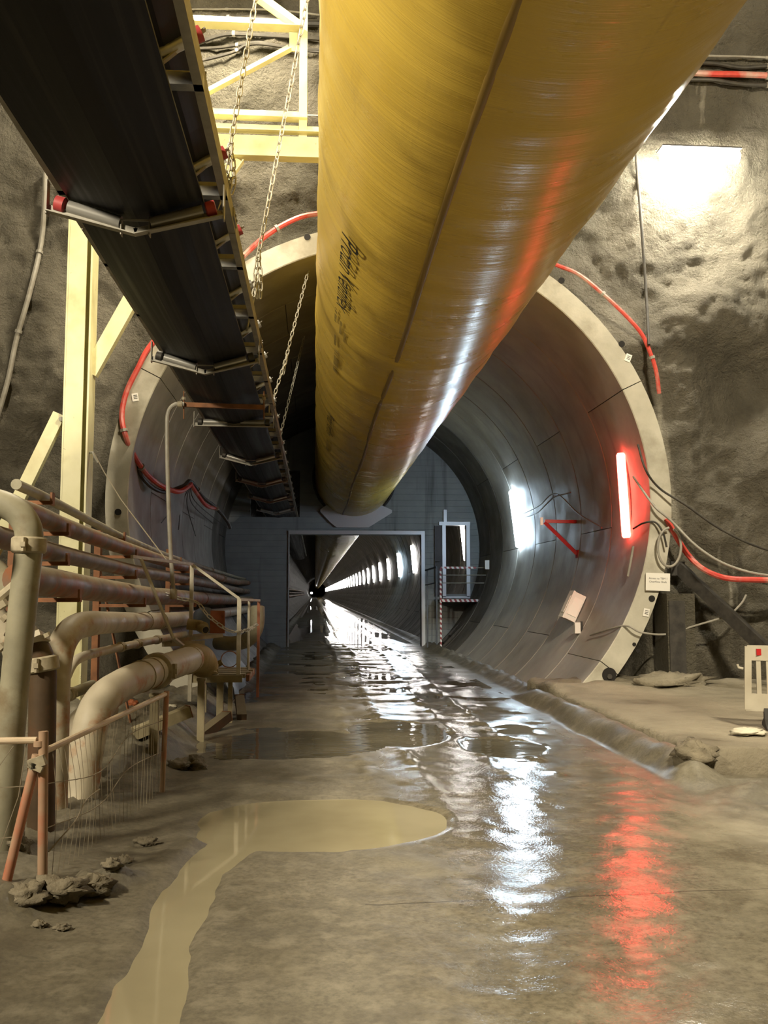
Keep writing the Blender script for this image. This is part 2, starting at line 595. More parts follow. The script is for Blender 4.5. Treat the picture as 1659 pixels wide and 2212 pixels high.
def grid_obj(name, P, mat_, mask=None, kind=STR):
    nu, nv = P.shape[:2]
    idx = np.arange(nu * nv).reshape(nu, nv)
    F = np.stack([idx[:-1, :-1], idx[:-1, 1:], idx[1:, 1:], idx[1:, :-1]], -1).reshape(-1, 4)
    if mask is not None:
        F = F[mask.reshape(-1)]
    me = bpy.data.meshes.new(name)
    me.from_pydata(P.reshape(-1, 3).tolist(), [], F.tolist())
    me.polygons.foreach_set('use_smooth', [True] * len(me.polygons))
    me.update()
    o = link(name, me, mat_)
    o['kind'] = kind
    ORG[o.name] = Vector((0, 0, 0))
    return o


def wall_off(X, Z):
    """how far the shotcrete stands towards the camera from y = 12.95"""
    d = .20 * fbm(X * .45, Z * .45, 0, 3, 2) + .075 * fbm(X * 1.5, Z * 1.5, 0, 5, 3) + .022 * fbm(X * 4.5, Z * 4.5, 0, 9, 3) + .028 * fbm(X * 8.5, Z * 8.5, 0, 12, 2)
    d = d + .22 * np.clip(Z - 6.9, 0, 9)                       # the headwall rolls over into the vault
    rr = np.hypot(X - TC.x, Z - TC.z)
    d = d * np.clip((rr - 3.85) / .6, .25, 1)
    # shoulders and hollows right of the ring
    d = d + .35 * np.exp(-(((X - 5.6) / .9) ** 2 + ((Z - 5.6) / .5) ** 2)) + .30 * np.exp(-(((X - 4.6) / .5) ** 2 + ((Z - 5.0) / .35) ** 2))
    d = d - .30 * np.exp(-(((X - 6.3) / .7) ** 2 + ((Z - 4.6) / .6) ** 2))
    # pocket where the ring leaves the wall, bottom right
    d = d - .75 * np.clip((1.1 - Z) / .3, 0, 1) * np.clip((4.75 - X) / .12, 0, 1) * (X > 2)
    return d


xs = np.arange(-6.6, 8.61, .055)
zs = np.arange(-.6, 10.9, .055)
X, Z = np.meshgrid(xs, zs, indexing='ij')
rr = np.hypot(X - TC.x, Z - TC.z)
HOLE = 3.91
snap = (rr > HOLE - .06) & (rr < HOLE + .06)
fac = np.where(snap, HOLE / np.maximum(rr, 1e-6), 1)
X2 = TC.x + (X - TC.x) * fac
Z2 = TC.z + (Z - TC.z) * fac
Y2 = 12.95 - wall_off(X2, Z2)
P = np.stack([X2, Y2, Z2], -1)
r2 = np.hypot(X2 - TC.x, Z2 - TC.z)
inside = r2 < HOLE - .01
mask = ~(inside[:-1, :-1] | inside[1:, :-1] | inside[:-1, 1:] | inside[1:, 1:])
wall_front = grid_obj('wall_front', P, M['shotcrete'], mask)


def wall_y(x, z):
    return 12.95 - float(wall_off(np.array([x]), np.array([z]))[0])


def side_wall(name, x, sgn):
    ys, zz = np.arange(-10, 13.3, .15), np.arange(-.6, 10.9, .15)
    A, B = np.meshgrid(ys, zz, indexing='ij')
    X = x + sgn * (.25 * fbm(A * .5, B * .5, 0, 21, 3) + .04 * fbm(A * 4, B * 4, 0, 23, 2) + .1 * np.clip(B - 6, 0, 9))
    grid_obj(name, np.stack([X, A, B], -1), M['shotcrete'])


side_wall('wall_left', -6.5, 1)
side_wall('wall_right', 8.5, -1)
A, B = np.meshgrid(np.arange(-7, 9, .3), np.arange(-.6, 11, .3), indexing='ij')
grid_obj('wall_back', np.stack([A, -10 + .3 * fbm(A * .5, B * .5, 0, 31, 3), B], -1), M['shotcrete'])
A, B = np.meshgrid(np.arange(-7, 9.1, .2), np.arange(-10.3, 13.4, .2), indexing='ij')
grid_obj('ceiling', np.stack([A, B, 10.2 + .3 * fbm(A * .5, B * .5, 0, 41, 3)], -1), M['shotcrete'])

# ------------------------------------------------------------------ setting: floor
# silty puddles: (x, y, half-width) along a run, world metres
pud_run = [(onz(x, y, 0), w) for x, y, w in ((262, 2300, .22), (305, 2200, .22), (345, 2080, .19), (392, 1960, .18), (432, 1890, .18), (485, 1840, .22), (540, 1812, .25))]
pud_ell = [(onz(690, 1778, 0), .86, .78), (onz(560, 1800, 0), .5, .40), (onz(800, 1790, 0), .35, .45)]
pud_c = [(onz(640, 1610, 0), 1.05, .85), (onz(850, 1590, 0), .55, 1.0), (onz(1085, 1620, 0), .42, .62)]


def puddle_mask(x, y, kind):
    d = np.full(x.shape, 9.0)
    if kind == 'silt':
        for (p, w), (q, w2) in zip(pud_run[:-1], pud_run[1:]):
            vx, vy = q.x - p.x, q.y - p.y
            tt = np.clip(((x - p.x) * vx + (y - p.y) * vy) / (vx * vx + vy * vy), 0, 1)
            d = np.minimum(d, np.hypot(x - p.x - tt * vx, y - p.y - tt * vy) - (w + (w2 - w) * tt))
        E = pud_ell
    else:
        E = pud_c
    for p, a, b in E:
        d = np.minimum(d, (np.hypot((x - p.x) / a, (y - p.y) / b) - 1) * min(a, b))
    return d + (.02 if kind == 'silt' else .07) * vn(x * 1.7, y * 1.7, 0, 77) + .05 * vn(x * 2.1, y * 2.1, 0, 79) * smooth(y, 5.2, 5.8) + .012 * vn(x * 8, y * 8, 0, 78)


def smooth(a, lo, hi):
    t_ = np.clip((a - lo) / (hi - lo), 0, 1)
    return t_ * t_ * (3 - 2 * t_)


SLAB_X, SLAB_Y, SLAB_Z = 3.12, 7.45, .24


def floor_h(x, y):
    n1 = fbm(x * .9, y * .9, 0, 51, 3)
    n2 = fbm(x * 6, y * 6, 0, 53, 4)
    n3 = np.abs(fbm(x * 17, y * 17, 0, 57, 2))
    h = .012 + .006 * (n1 + 1) + .003 * n2 + .0018 * n3
    # churned mud along the left, under the pipes
    left = smooth(-x, 1.05, 1.6) * (y < 14)
    h = h + left * (.05 + .05 * np.abs(fbm(x * 2.3, y * 2.3, 0, 61, 3)) + .02 * n3)
    # berm on the left of the lane between the fence and the portal
    bx = -1.02 - .02 * (y - 8) + .08 * vn(y * 1.3, y * 0, 0, 66)
    berm = smooth(bx - x, 0, .35) * smooth(y, 7.6, 8.6) * (1 - smooth(y, 14.5, 16))
    h = h + berm * (.16 + .04 * n2)
    # ridge of clods at the foot of the fence
    for (ax, ay, bx_, by_, amp, w) in ((-1.47, 4.45, -1.02, 4.95, .075, .11), (-1.03, 4.95, -.70, 5.7, .028, .10), (-.62, 5.9, -.2, 7.4, .018, .09)):
        vx, vy = bx_ - ax, by_ - ay
        tt = np.clip(((x - ax) * vx + (y - ay) * vy) / (vx * vx + vy * vy), 0, 1)
        dd = np.hypot(x - ax - tt * vx, y - ay - tt * vy)
        h = h + amp * np.exp(-(dd / w) ** 2) * (.7 + .6 * np.abs(fbm(x * 7, y * 7, 0, 71, 3)))
    # wheel track with raised edges in the lane
    for cx, amp in ((.62, .012), (1.75, .012)):
        tr = x - cx - .1 * np.sin(y * .35)
        h = h + amp * np.exp(-((np.abs(tr) - .22) / .06) ** 2) * (1 + n2) * smooth(y, 6, 9)
    # water-filled bands across the lane inside the portal
    lane = smooth(x, -1.0, -.5) * (1 - smooth(x, 2.4, 3.0)) * smooth(y, 8.0, 10.0)
    h = h + lane * (.014 * fbm(x * 1.6, y * 2.6, 0, 83, 3) + .006)
    # mud bank against the slab and the lining on the right
    bank = (1 - smooth(np.abs(x - SLAB_X + .06), 0, .36 + .10 * fbm(y * .8, x * 1.5, 0, 91, 3))) * smooth(y, 7.0, 7.7) * (1 - smooth(y, 12.4, 14))
    h = np.maximum(h, bank * (.195 + .014 * fbm(x * 4, y * 4, 0, 92, 3) + .012 * n2))
    kerb = (1 - smooth(np.abs(x - 3.25), 0, .28)) * smooth(y, 12.5, 13.2)
    h = h + kerb * (.10 + .04 * n2)
    kerb = (1 - smooth(np.abs(x + 1.2), 0, .3)) * smooth(y, 14, 15)
    h = h + kerb * (.10 + .04 * n2)
    lump = np.exp(-(((x - 3.0) / .16) ** 2 + ((y - 7.25) / .2) ** 2)) + .7 * np.exp(-(((x - 3.22) / .2) ** 2 + ((y - 6.75) / .16) ** 2))
    h = h + lump * (.10 + .05 * np.abs(n2))
    h = h + .05 * np.exp(-(((x - 3.6) / .7) ** 2 + ((y - 6.6) / .25) ** 2)) * (1 + n2)
    for k in ('silt', 'clear'):
        d = puddle_mask(x, y, k)
        h = np.where(d < .05, np.minimum(h, -.03 + .034 * smooth(d, -.30, .02) + (h + .012) * smooth(d, -.10, .05)), h)
    return h


ys = [-10, -6, -2, 0, 1.2, 2.0]
yv = 2.3
while yv < 27.2:
    ys.append(yv)
    yv *= 1.0072
ys = np.array(ys + [29, 32, 36, 42, 50, 65, 90, 130, 180, 250, 340, 500, 800])
xs = np.concatenate([np.arange(-6.6, -3.0, .3), np.arange(-3.0, 5.0, .033), np.arange(5.0, 8.7, .2)])
X, Y = np.meshgrid(xs, ys, indexing='ij')
Hh = floor_h(X, Y)
floor = grid_obj('floor', np.stack([X, Y, Hh], -1)[::-1], M['mud'])

# raised concrete slab on the right, its top powdered with dry silt
xs = np.arange(SLAB_X, 8.7, .06)
ys = np.arange(SLAB_Y, 13.6, .06)
X, Y = np.meshgrid(xs, ys, indexing='ij')
Zs = SLAB_Z + .012 * fbm(X * 1.3, Y * 1.3, 0, 93, 4) + .05 * smooth(Y, 11.6, 12.8) * (1 + fbm(X * 2, Y * 2, 0, 95, 3))
edge = (1 - smooth(X - SLAB_X, 0, .08)) + (1 - smooth(Y - SLAB_Y, 0, .06))
Zs = Zs - .04 * edge * (1 + .8 * vn(X * 5, Y * 5, 0, 97))
Ps = np.stack([X, Y + .09 * (1 - smooth(Y - SLAB_Y, 0, .4)) * vn(X * 2, X * 0, 0, 98), Zs], -1)
side = Ps[:, :1].copy(); side[:, :, 2] = -.05
Ps = np.concatenate([side, Ps], 1)
side = Ps[:1].copy(); side[:, :, 2] = -.05
Ps = np.concatenate([side, Ps], 0)
grid_obj('floor_slab', Ps[::-1], M['mud_dry'])


def water(name, kind, x0, x1, y0, y1, z, m_, label, step=.05, grow=.09):
    xs, ys = np.arange(x0, x1, step), np.arange(y0, y1, step)
    X, Y = np.meshgrid(xs, ys, indexing='ij')
    D = puddle_mask(X, Y, kind)
    idx = np.arange(X.size).reshape(X.shape)
    ok = (D < grow)
    ok = ok[:-1, :-1] & ok[1:, :-1] & ok[:-1, 1:] & ok[1:, 1:]
    F = np.stack([idx[:-1, :-1], idx[1:, :-1], idx[1:, 1:], idx[:-1, 1:]], -1)[ok]
    used = np.unique(F)
    re = np.full(X.size, -1); re[used] = np.arange(len(used))
    V = np.stack([X, Y, np.full(X.shape, z)], -1).reshape(-1, 3)[used]
    me = bpy.data.meshes.new(name)
    me.from_pydata(V.tolist(), [], re[F].tolist())
    me.update()
    o = link(name, me, m_)
    return tag(o, label, 'puddle')


water('puddle', 'silt', -1.4, 1.5, 2.0, 7.2, .004, M['puddle'], 'long silty tan puddle curving from the lower left foreground')
water('puddle', 'clear', -1.6, 3.0, 7.3, 10.6, .0172, M['film'], 'still shallow puddle mirroring the lamps just before the portal')
mb = MB()
mb.quadgrid([[(x, y, .0175) for y in np.arange(9.6, 27.5, .6)] for x in (-1.1, -.2, .8, 1.8, 2.8)], smooth=False)
wf = single('puddle', mb, M['film'], 'sheet of rippling water over the roadway inside the tunnel', 'puddle')
mb = MB()
mb.quadgrid([[(x, y, .022) for y in (27.5, 40, 60, 100, 180, 320)] for x in (-.9, .8, 2.9)], smooth=False)
single('puddle', mb, M['film'], 'sheet of water over the roadway beyond the bulkhead opening', 'puddle')

# ------------------------------------------------------------------ setting: tunnel lining
wt = thing('wall_tunnel', None, None, (TC.x, PORTAL, TC.z), kind=STR)
RW = 1.7


def seg_mesh(span, w, ri, ro, ch, n):
    """lining segment about the y axis, from angle 0 to span (x towards z)"""
    g = .006 / ri
    prof = [(ri + ch, 0.003), (ri, ch + .003), (ri, w - ch - .003), (ri + ch, w - .003), (ro, w - .003), (ro, 0.003)]
    mb = MB()
    rows = []
    for k in range(n + 1):
        a = g + (span - 2 * g) * k / n
        rows.append([(r * math.cos(a), y, r * math.sin(a)) for r, y in prof])
    b = mb.quadgrid(rows, closed_v=True, smooth=True)
    m_ = len(prof)
    mb.f.append(tuple(b + i for i in range(m_))); mb.s.append(False)
    mb.f.append(tuple(b + n * m_ + i for i in range(m_))[::-1]); mb.s.append(False)
    return mb.mesh('lining_segment')


portal_joints = [26, 89.5, 153, 205, 258, 322]
for k, a0 in enumerate(portal_joints):
    a1 = portal_joints[(k + 1) % 6] + (360 if k == 5 else 0)
    me = seg_mesh(math.radians(a1 - a0), RW, TR, TO, .012, 20)
    me.materials.append(M['ring_face']); me.materials.append(M['lining'])
    for k_ in range(20):
        me.polygons[k_ * 6 + 1].material_index = 1
    put('portal_segment', me, None, wt, Matrix.Translation((TC.x, PORTAL, TC.z)) @ Matrix.Rotation(-math.radians(a0), 4, 'Y'))
seg60 = seg_mesh(PI / 3, RW, TR, TO, .02, 16)
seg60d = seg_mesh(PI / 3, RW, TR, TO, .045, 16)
for i in range(1, 20):
    y0 = PORTAL + i * RW
    st = 26 + (i % 2) * 30
    for k in range(6):
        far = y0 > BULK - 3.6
        put('lining_segment', seg60d if far else seg60, M['lining_dark'] if far else M['lining'], wt,
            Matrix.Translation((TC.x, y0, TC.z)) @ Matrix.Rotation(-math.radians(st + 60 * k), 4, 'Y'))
# the far run of rings, too far off to pick out one by one
mb = MB()
rows = []
y = PORTAL + 20 * RW
while y < 345:
    for r, o_ in ((TR + .05, 0), (TR, .06), (TR, RW - .06), (TR + .05, RW)):
        rows.append([(TC.x + r * math.cos(2 * PI * k / 48), y + o_, TC.z + r * math.sin(2 * PI * k / 48)) for k in range(48)])
    y += RW
for y in (360, 420, 500, 620, 800):
    rows.append([(TC.x + TR * math.cos(2 * PI * k / 48), y, TC.z + TR * math.sin(2 * PI * k / 48)) for k in range(48)])
mb.quadgrid(rows, closed_v=True, smooth=False)
far = part('far_lining', mb, M['lining_dark'], wt)
far['kind'] = 'stuff'
mb = MB()
mb.cyl((TC.x, 800, TC.z), (TC.x, 800.2, TC.z), TR + .1, 32)
part('far_end', mb, M['hole'], wt)


def on_ring(ang, r):
    return Vector((TC.x + r * math.cos(ang), 0, TC.z + r * math.sin(ang)))


def ang_px(px, py, Y=PORTAL):
    p = at(px, py, Y)
    return math.atan2(p.z - TC.z, p.x - TC.x)


# bolt holes in the portal face
hole = MB().tube([(0, -.006, 0), (0, .01, 0)], .045, 14).mesh('bolt_hole')
hole_rim = MB()
hole_rim.tube([(.05 * math.cos(k * PI / 8), -.004, .05 * math.sin(k * PI / 8)) for k in range(16)], .012, 6, closed=True)
for px, py in ((664, 512), (255, 1106), (1213, 606), (1343, 743), (1408, 1293), (1370, 1392), (1378, 1406)):
    p = at(px, py, PORTAL)
    put('bolt_hole', hole, M['hole'], wt, Matrix.Translation(p) @ Matrix.Scale(.6 if py > 1390 else 1, 4))
# the large lifting pocket, bottom right
p = at(1316, 1458, PORTAL)
mb = MB()
mb.tube([p + Vector((0, -.008, 0)), p + Vector((0, .02, 0))], .10, 20)
lp = part('lifting_pocket', mb, M['hole'], wt)
mb = MB()
mb.tube([p + Vector((0, -.03, -.02)), p + Vector((0, .0, -.02))], .035, 12)
part('bolt_head', mb, M['dark_steel'], lp)
# small paper labels stuck on the ring
for nm, px, py, rot, lab in (('paper_label', 292, 858, 10, 'small white paper label on the left of the portal ring'),
                             ('paper_label', 1357, 773, -22, 'small white paper label on the upper right of the ring'),
                             ('paper_label', 1396, 1323, -12, 'small white paper label below the sign on the ring')):
    p = at(px, py, PORTAL - .008)
    R = Matrix.Rotation(math.radians(-rot), 3, 'Y')
    mb = MB()
    mb.box(p, (.085, .004, .11), R)
    o = thing(nm, lab, 'label', p)
    part('sheet', mb, M['paper'], o)
    mb = MB()
    for k in range(3):
        mb.box(p + R @ Vector((.005, -.003, .025 - .022 * k)), (.05, .002, .008), R)
    part('print', mb, M['ink'], o)

# ------------------------------------------------------------------ setting: bulkhead of horizontal boards
OPX0, OPX1, OPZ1 = -.72, 3.01, 3.17
DRX0, DRX1, DRZ0, DRZ1 = 3.66, 4.34, 1.40, 3.44
DUC, DUR = Vector((1.1, 0, 4.78)), 1.14
bk = thing('wall_bulkhead', None, None, (TC.x, BULK, 0), kind=STR)
ROW = .167
z = -.02
while z < 6.45:
    z1 = z + ROW
    zm = (z + z1) / 2
    hw = TR + .04
    dz = min(abs(z - TC.z), abs(z1 - TC.z))
    half = math.sqrt(max(0, hw * hw - dz * dz))
    iv = [(TC.x - half, TC.x + half)]
    cuts = []
    if zm < OPZ1: cuts.append((OPX0, OPX1))
    if DRZ0 < zm < DRZ1: cuts.append((DRX0, DRX1))
    dd = abs(zm - DUC.z)
    if dd < DUR: cuts.append((DUC.x - math.sqrt(DUR ** 2 - dd ** 2), DUC.x + math.sqrt(DUR ** 2 - dd ** 2)))
    if 3.66 < zm < 4.95: cuts.append((-1.83, -.44))
    for a, b in sorted(cuts):
        nv = []
        for (p, q) in iv:
            if b <= p or a >= q:
                nv.append((p, q))
            else:
                if a > p: nv.append((p, a))
                if b < q: nv.append((b, q))
        iv = nv
    for (p, q) in iv:
        if q - p < .03: continue
        mb = MB()
        c_ = .008
        mb.extr([(-.10, z), (-.10, z1), (.10 - c_, z1), (.10, z1 - c_), (.10, z + c_), (.10 - c_, z)], (p, BULK + .1, 0), (q, BULK + .1, 0))
        part('board', mb, M['bulkhead'], bk)
    z = z1


def frame(name, boxes, mat_, kind=STR):
    mb = MB()
    for b in boxes:
        mb.bb(*b)
    o = single(name, mb, mat_, None, None, kind=kind)
    return o


YF = BULK - .035
frame('trim_1', [(OPX0 - .03, OPX1 + .1, YF - .03, YF + .06, OPZ1, OPZ1 + .10)], M['zinc_frame'])
frame('trim_2', [(OPX1, OPX1 + .10, YF - .03, YF + .26, 0, OPZ1)], M['zinc_frame'])
frame('trim_3', [(OPX0 - .03, OPX0, YF - .01, YF + .26, 0, OPZ1)], M['zinc_frame'])
# doorway on the right with its frame and open leaf
dr = thing('door_1', None, None, (DRX0, BULK, DRZ0), kind=STR)
for nm, b in (('jamb', (DRX0 - .05, DRX0 + .05, YF - .05, YF + .25, DRZ0, DRZ1)), ('jamb', (DRX1 - .04, DRX1 + .06, YF - .05, YF + .25, DRZ0, DRZ1)),
              ('lintel', (DRX0 - .14, DRX1 + .07, YF - .05, YF + .25, DRZ1, DRZ1 + .1)), ('sill', (DRX0 - .05, DRX1 + .06, YF - .05, YF + .25, DRZ0 - .04, DRZ0 + .02))):
    part(nm, MB().bb(*b), M['zinc_frame'], dr)
lf = part('leaf', MB().bb(DRX0 - .27, DRX0 - .06, YF - .05, YF - .01, DRZ0 + .03, DRZ1 - .02), M['door'], dr)
part('handle', MB().tube([(DRX0 - .24, YF - .06, 2.4), (DRX0 - .24, YF - .11, 2.4), (DRX0 - .14, YF - .11, 2.4)], .012, 6), M['dark_steel'], lf)
mb = MB()
mb.bb(DRX0 - .01, DRX0 + .08, YF - .06, YF + .02, DRZ1 + .10, DRZ1 + .44)
o = single('conduit_cover', mb, M['zinc_frame'], 'short bright zinc strip rising above the bulkhead doorway', 'conduit')
# plate under the duct where it passes the bulkhead
mb = MB()
prof = [(.14, 3.80), (.42, 3.50), (.60, 3.36), (1.50, 3.36), (2.17, 3.78), (2.17, 3.86), (1.9, 3.98), (.30, 3.98), (.14, 3.86)]
b = len(mb.v)
for yy in (BULK - .12, BULK - .005):
    for (x_, z_) in prof:
        mb.v.append((x_, yy, z_))
n_ = len(prof)
for i in range(n_):
    j = (i + 1) % n_
    mb.f.append((i, j, n_ + j, n_ + i)); mb.s.append(False)
mb.f.append(tuple(range(n_))); mb.s.append(False)
mb.f.append(tuple(range(n_, 2 * n_))[::-1]); mb.s.append(False)
single('collar_plate', mb, M['zinc_frame'], 'pale metal plate cupping the underside of the duct at the bulkhead', 'plate')
mb = MB()
for k in range(1):
    mb.tube([(DUC.x + (DUR + .02) * math.cos(a * PI / 24), BULK - .03, DUC.z + (DUR + .02) * math.sin(a * PI / 24)) for a in range(48)], .035, 6, closed=True)
single('collar_ring', mb, M['dark_steel'], 'dark steel ring around the duct where it enters the bulkhead', 'ring')

# ------------------------------------------------------------------ ventilation duct
def duct_c(y):
    return Vector((1.1, y, 1.5 + 3.40 - .12 * max(0.0, min(1.0, (y - 4) / 22.0))))


rows = []
ys = list(np.arange(-8, 2.6, .12)) + list(np.arange(2.6, 27, .045)) + list(np.arange(27.5, 60, .8)) + list(np.arange(62, 800, 12))
ys = np.array(ys)
th = np.linspace(0, 2 * PI, 96, endpoint=False)
YY, TT = np.meshgrid(ys, th, indexing='ij')
# spiral hoops and slack between them
hoop = .5 + .5 * np.cos(2 * PI * YY / 1.55)
wr = fbm(np.cos(TT) * 1.2 + 5, YY * 5.5 + .5 * np.sin(TT + 1), np.sin(TT) * 1.2, 101, 3)
R_ = 1.1 + .010 * hoop ** 3 + .0045 * wr + .010 * fbm(np.cos(TT) * .8 + 9, YY * .55, np.sin(TT) * .8, 105, 2)
cz = np.array([duct_c(v).z for v in ys])[:, None]
P = np.stack([1.1 + R_ * np.cos(TT), YY, cz + R_ * np.sin(TT)], -1)
mb = MB()
mb.quadgrid([[tuple(p) for p in row] for row in P], closed_v=True)
du = thing('ventilation_duct', 'huge yellow fabric ventilation duct hung under the crown of the tunnel', 'duct', (1.1, 8, 3.8))
part('duct_skin', mb, M['duct'], du)


def duct_pt(a, y, off=.0):
    c = duct_c(y)
    return Vector((c.x + (1.1 + off) * math.cos(a), y, c.z + (1.1 + off) * math.sin(a)))


# the lengthwise seam on the underside
for nm, a_deg, w_ in (('seam', -106.5, .022),):
    rows = []
    for y in np.arange(-8, 26.5, .15):
        aa = math.radians(a_deg) + .012 * math.sin(y * .9)
        rows.append([duct_pt(aa + k, y, o_) for k, o_ in ((-w_, .006), (-w_ * .6, .014), (w_ * .6, .014), (w_, .006))])
    mb = MB()
    mb.quadgrid(rows)
    part('seam', mb, M['seam'], du)


def text_mesh(body, size, space=1.0, shear=0.0, xs=1.0):
    cu = bpy.data.curves.new('txt', 'FONT')
    cu.body = body
    cu.size = size
    cu.space_character = space
    cu.shear = shear
    cu.extrude = 0
    cu.resolution_u = 3
    ob = bpy.data.objects.new('txt', cu)
    COL.objects.link(ob)
    dg = bpy.context.evaluated_depsgraph_get()
    me = bpy.data.meshes.new_from_object(ob.evaluated_get(dg))
    V = [(v.co.x * xs, v.co.y) for v in me.vertices]
    F = [tuple(p.vertices) for p in me.polygons]
    bpy.data.objects.remove(ob)
    bpy.data.curves.remove(cu)
    return V, F


def duct_print(body, y0, length, a_deg, height, shear=.2):
    V, F = text_mesh(body, 1.0, 1.0, shear)
    w = max(v[0] for v in V)
    hh = max(v[1] for v in V)
    mb = MB()
    for (x_, y_) in V:
        yy = y0 + x_ / w * length
        mb.v.append(tuple(duct_pt(math.radians(a_deg) + (y_ / hh) * height / 1.1, yy, .030)))
    mb.f = F
    mb.s = [False] * len(F)
    return part('print', mb, M['ink'], du)


def duct_line(y0, y1, a_deg, w):
    mb = MB()
    mb.quadgrid([[duct_pt(math.radians(a_deg), y, .02), duct_pt(math.radians(a_deg) + w / 1.1, y, .026)] for y in np.linspace(y0, y1, 6)])
    return mb


A0 = -144
duct_print('Protan Ventiflex', 6.75, 1.75, A0, .19)
duct_print('Protan Ventiflex', 13.6, 1.75, A0 - 1, .16)


def duct_ticks(y0, length, a_deg, h, seed):
    """a line of print too worn to read"""
    rnd = random.Random(seed)
    mb = MB()
    y = y0
    while y < y0 + length:
        w = rnd.uniform(.012, .03)
        if rnd.random() > .15:
            mb.quadgrid([[duct_pt(math.radians(a_deg), y + k * w, .028), duct_pt(math.radians(a_deg) + h * rnd.uniform(.7, 1) / 1.1, y + k * w, .028)] for k in (0, 1)], smooth=False)
        y += w + rnd.uniform(.008, .02)
    o_ = part('worn_print', mb, M['ink_worn'], du)
    o_['kind'] = 'stuff'


M['ink_worn'] = mat('worn_print', (.13, .09, .025), .5)
for k_, (y0, ln, da, h_) in enumerate(((8.65, .42, -1, .04), (8.85, .42, 3.5, .04), (8.95, .42, 7, .04), (9.5, .40, 0, .04), (10.0, .95, 1, .10), (15.9, 1.0, 0, .08))):
    duct_ticks(y0, ln, A0 + da, h_, 40 + k_)

# ------------------------------------------------------------------ belt conveyor
CX0 = -1.04                 # centre line
CZ = 1.5 + 2.27             # return belt edge height
CY0, CY1 = -6.0, 60.0
cv = thing('belt_conveyor', 'long black belt conveyor slung high on the left and running into the tunnel', 'conveyor', (CX0, 6, 3.6))
ysb = list(np.arange(CY0, 28, .4)) + list(np.arange(28, 61, 4))


def belt(prof, thick):
    mb = MB()
    rows = []
    for y in ysb:
        sag = -.025 * abs(math.sin((y - 5.2) / 3.2 * PI))
        top = [(CX0 + x_, y, z_ + sag) for x_, z_ in prof]
        bot = [(CX0 + x_, y, z_ + sag - thick) for x_, z_ in reversed(prof)]
        rows.append(top + bot)
    mb.quadgrid(rows, closed_v=True, smooth=False)
    return mb


rb = [(-.385, CZ), (-.30, CZ - .025), (-.10, CZ - .085), (0, CZ - .10), (.10, CZ - .085), (.30, CZ - .025), (.385, CZ)]
part('return_belt', belt(rb, .016), M['belt'], cv)
UZ = CZ + .34
ub = [(-.40, UZ + .12), (-.30, UZ + .05), (-.17, UZ), (.17, UZ), (.30, UZ + .05), (.40, UZ + .12)]
part('carrying_belt', belt(ub, .018), M['belt'], cv)
SXR, SXL, SZ = CX0 + .50, CX0 - .50, CZ + .16
for sx, fl in ((SXR, -1), (SXL, 1)):
    k = CY0
    while k < CY1:
        k1 = min(k + 3.0, CY1)
        mb = MB()
        mb.chan((sx, k + .006, SZ), (sx, k1 - .006, SZ), .045, .11, .008, flip=fl)
        so = part('stringer', mb, M['galv_d'], cv)
        mb = MB()
        mb.box((sx, k1 - .12, SZ), (.022, .2, .06))
        for q in (-.16, -.08):
            mb.cyl((sx - .02, k1 + q, SZ), (sx + .02, k1 + q, SZ), .012, 6)
        part('splice_plate', mb, M['galv_d'], so)
        k = k1

# return idlers: shallow V of two rollers in a steel frame
def ret_idler(y, flat=False, caps=True):
    d = 0.0 if flat else .125
    z0 = CZ - (.16 if flat else .105)
    mb = MB()
    L, C_, R_ = Vector((SXL, y, z0)), Vector((CX0, y, z0 - d)), Vector((SXR, y, z0))
    mb.angle(L, C_, .05, .007, flip=1)
    mb.angle(C_, R_, .05, .007, flip=1)
    for s_ in (SXL, SXR):
        mb.box((s_, y, z0 + .09), (.008, .06, .2))
    mb.box((CX0 - .08, y - .0, z0 - d + .05), (.006, .05, .09))
    mb.box((CX0 + .08, y - .0, z0 - d + .05), (.006, .05, .09))
    mb.box((CX0, y - .022, z0 - d + .09), (.17, .006, .012))
    fr = part('return_idler', mb, M['galv_d'], cv)
    for s_ in (-1, 1):
        e = Vector((CX0 + s_ * .455, y, z0 + .062))
        i_ = Vector((CX0 + s_ * .085, y, z0 + .062 - d * .84))
        v = (i_ - e)
        mb = MB().cyl(e + v * .20, i_, .037, 16)
        part('roller', mb, M['chrome'], fr)
        mb = MB().tube([e, e + v * .01, e + v * .14, e + v * .16], [.036, .046, .046, .038], 14)
        part('end_cap', mb, M['cap_red'] if caps else M['dark_steel'], fr)


for i, (y, flat, caps) in enumerate(((2.0, False, True), (5.25, False, True), (8.65, False, False), (11.75, True, False), (14.9, False, False), (18.0, False, False), (21.2, False, False), (24.4, False, False), (27.6, False, False))):
    ret_idler(y, flat, caps)

# carrying idlers: frames with wing rollers seen past the belt edge
def carry_idler(y):
    zb = SZ + .04
    mb = MB()
    mb.angle((SXL, y, zb), (SXR, y, zb), .05, .006)
    for s_ in (-1, 1):
        mb.beam((CX0 + s_ * .20, y, zb + .01), (CX0 + s_ * .49, y, UZ + .13), .03, .008)
        mb.box((CX0 + s_ * .19, y, zb + .06), (.008, .05, .12))
    fr = part('carrying_idler', mb, M['galv_d'], cv)
    part('roller', MB().cyl((CX0 - .17, y, UZ - .055), (CX0 + .17, y, UZ - .055), .036, 12), M['galv'], fr)
    for s_ in (-1, 1):
        part('roller', MB().cyl((CX0 + s_ * .20, y, UZ - .045), (CX0 + s_ * .455, y, UZ + .10), .036, 12), M['galv'], fr)
        part('end_cap', MB().cyl((CX0 + s_ * .40, y, UZ + .0685), (CX0 + s_ * .47, y, UZ + .108), .040, 12), M['cap_red'] if y < 7 else M['galv'], fr)
    # tie below
    part('cross_tie', MB().bb(SXL, SXR, y - .14, y - .08, SZ - .055, SZ + .005), M['galv'], fr)


